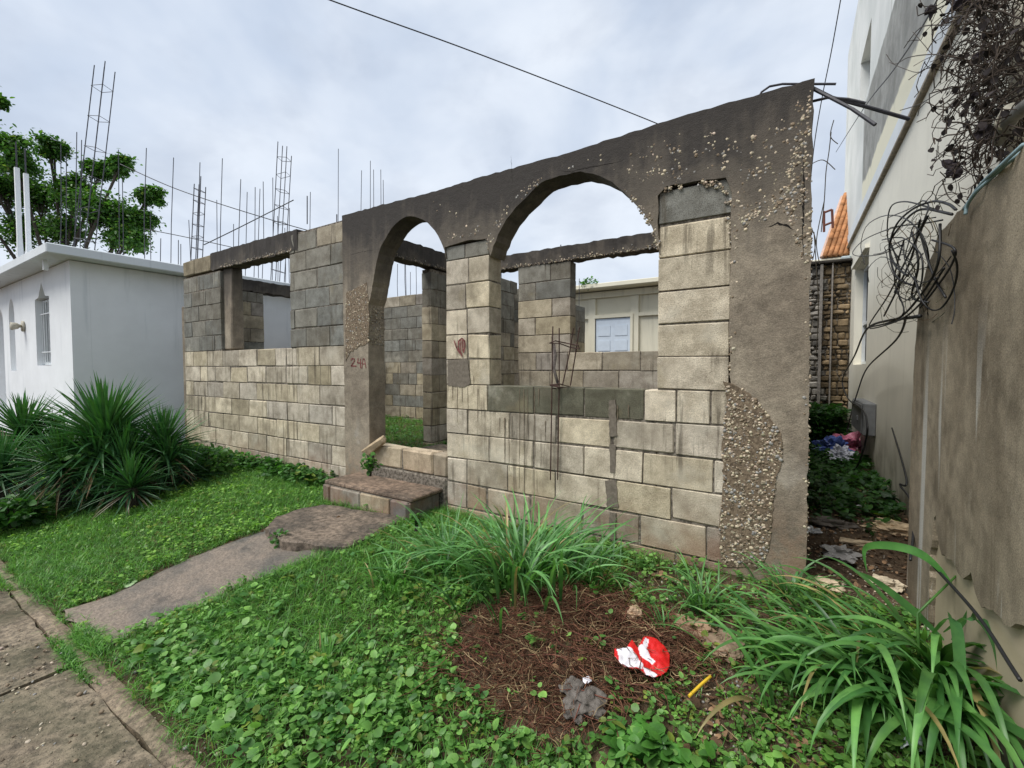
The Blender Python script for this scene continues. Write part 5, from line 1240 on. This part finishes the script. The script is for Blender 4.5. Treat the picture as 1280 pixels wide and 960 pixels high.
# ---------------------------------------------------------------- sky, light, camera
w=bpy.data.worlds.new('World'); S.world=w; w.use_nodes=True; nt=w.node_tree; N=nt.nodes; Lk=nt.links
bg_=N['Background']; sky=N.new('ShaderNodeTexSky'); sky.sky_type='NISHITA'; sky.sun_disc=False
SE,SA=R(58),R(212)   # sun behind the camera's left shoulder, soft
sky.sun_elevation=SE; sky.sun_rotation=SA; sky.air_density=1.0; sky.dust_density=3
tc_=N.new('ShaderNodeTexCoord'); mp=N.new('ShaderNodeMapping'); mp.inputs['Scale'].default_value=(1,1,1.7); Lk.new(tc_.outputs['Generated'],mp.inputs[0])
def wn(scale,det,ro,dist=0):
    n=N.new('ShaderNodeTexNoise'); n.inputs['Scale'].default_value=scale;n.inputs['Detail'].default_value=det;n.inputs['Roughness'].default_value=ro;n.inputs['Distortion'].default_value=dist; Lk.new(mp.outputs[0],n.inputs['Vector']); return n.outputs['Fac']
def mr(x,a,b,c=0,d=1):
    n=N.new('ShaderNodeMapRange'); n.interpolation_type='SMOOTHSTEP'; Lk.new(x,n.inputs[0]); n.inputs[1].default_value=a;n.inputs[2].default_value=b;n.inputs[3].default_value=c;n.inputs[4].default_value=d; return n.outputs[0]
def mx(f,a,b):
    n=N.new('ShaderNodeMix'); n.data_type='RGBA'
    for s,v in((n.inputs[0],f),(n.inputs[6],a),(n.inputs[7],b)):
        if isinstance(v,(int,float)): s.default_value=v
        elif isinstance(v,tuple): s.default_value=v+(1,)
        else: Lk.new(v,s)
    return n.outputs[2]
BR=5.0
c1=mx(mr(wn(1.9,5,.5,.3),.36,.64),(.62*BR,.72*BR,.88*BR),(.92*BR,.99*BR,1.09*BR))
c2=mx(mr(wn(4.5,5,.55,.2),.40,.72,0,.45),c1,(.50*BR,.57*BR,.70*BR))
Lk.new(mx(.93,sky.outputs[0],c2),bg_.inputs[0]); bg_.inputs[1].default_value=.11
sd=bpy.data.lights.new('Sun','SUN'); sd.energy=2.2; sd.angle=R(30); sd.color=(1,.97,.92); so=bpy.data.objects.new('sun',sd); COL.objects.link(so)
d=Vector((-math.sin(SA)*-1*math.cos(SE),math.cos(SA)*math.cos(SE),math.sin(SE)))  # direction towards the sun
d=Vector((math.sin(SA)*math.cos(SE),math.cos(SA)*math.cos(SE),math.sin(SE)))
so.rotation_euler=d.to_track_quat('Z','Y').to_euler()
cam=bpy.data.cameras.new('camera'); cam.sensor_width=36; cam.lens=F/1280*36; cam.clip_start=.05; cam.clip_end=3000
co=bpy.data.objects.new('camera',cam); COL.objects.link(co); co.location=(0,0,CZ)
co.rotation_euler=(PI/2-TH,0,math.atan2(-FW[0],FW[1])); S.camera=co
S.render.engine='CYCLES'; S.view_settings.view_transform='Standard'; S.view_settings.look='None'; S.view_settings.exposure=0.78; S.view_settings.gamma=1
S.render.resolution_x=1024; S.render.resolution_y=768
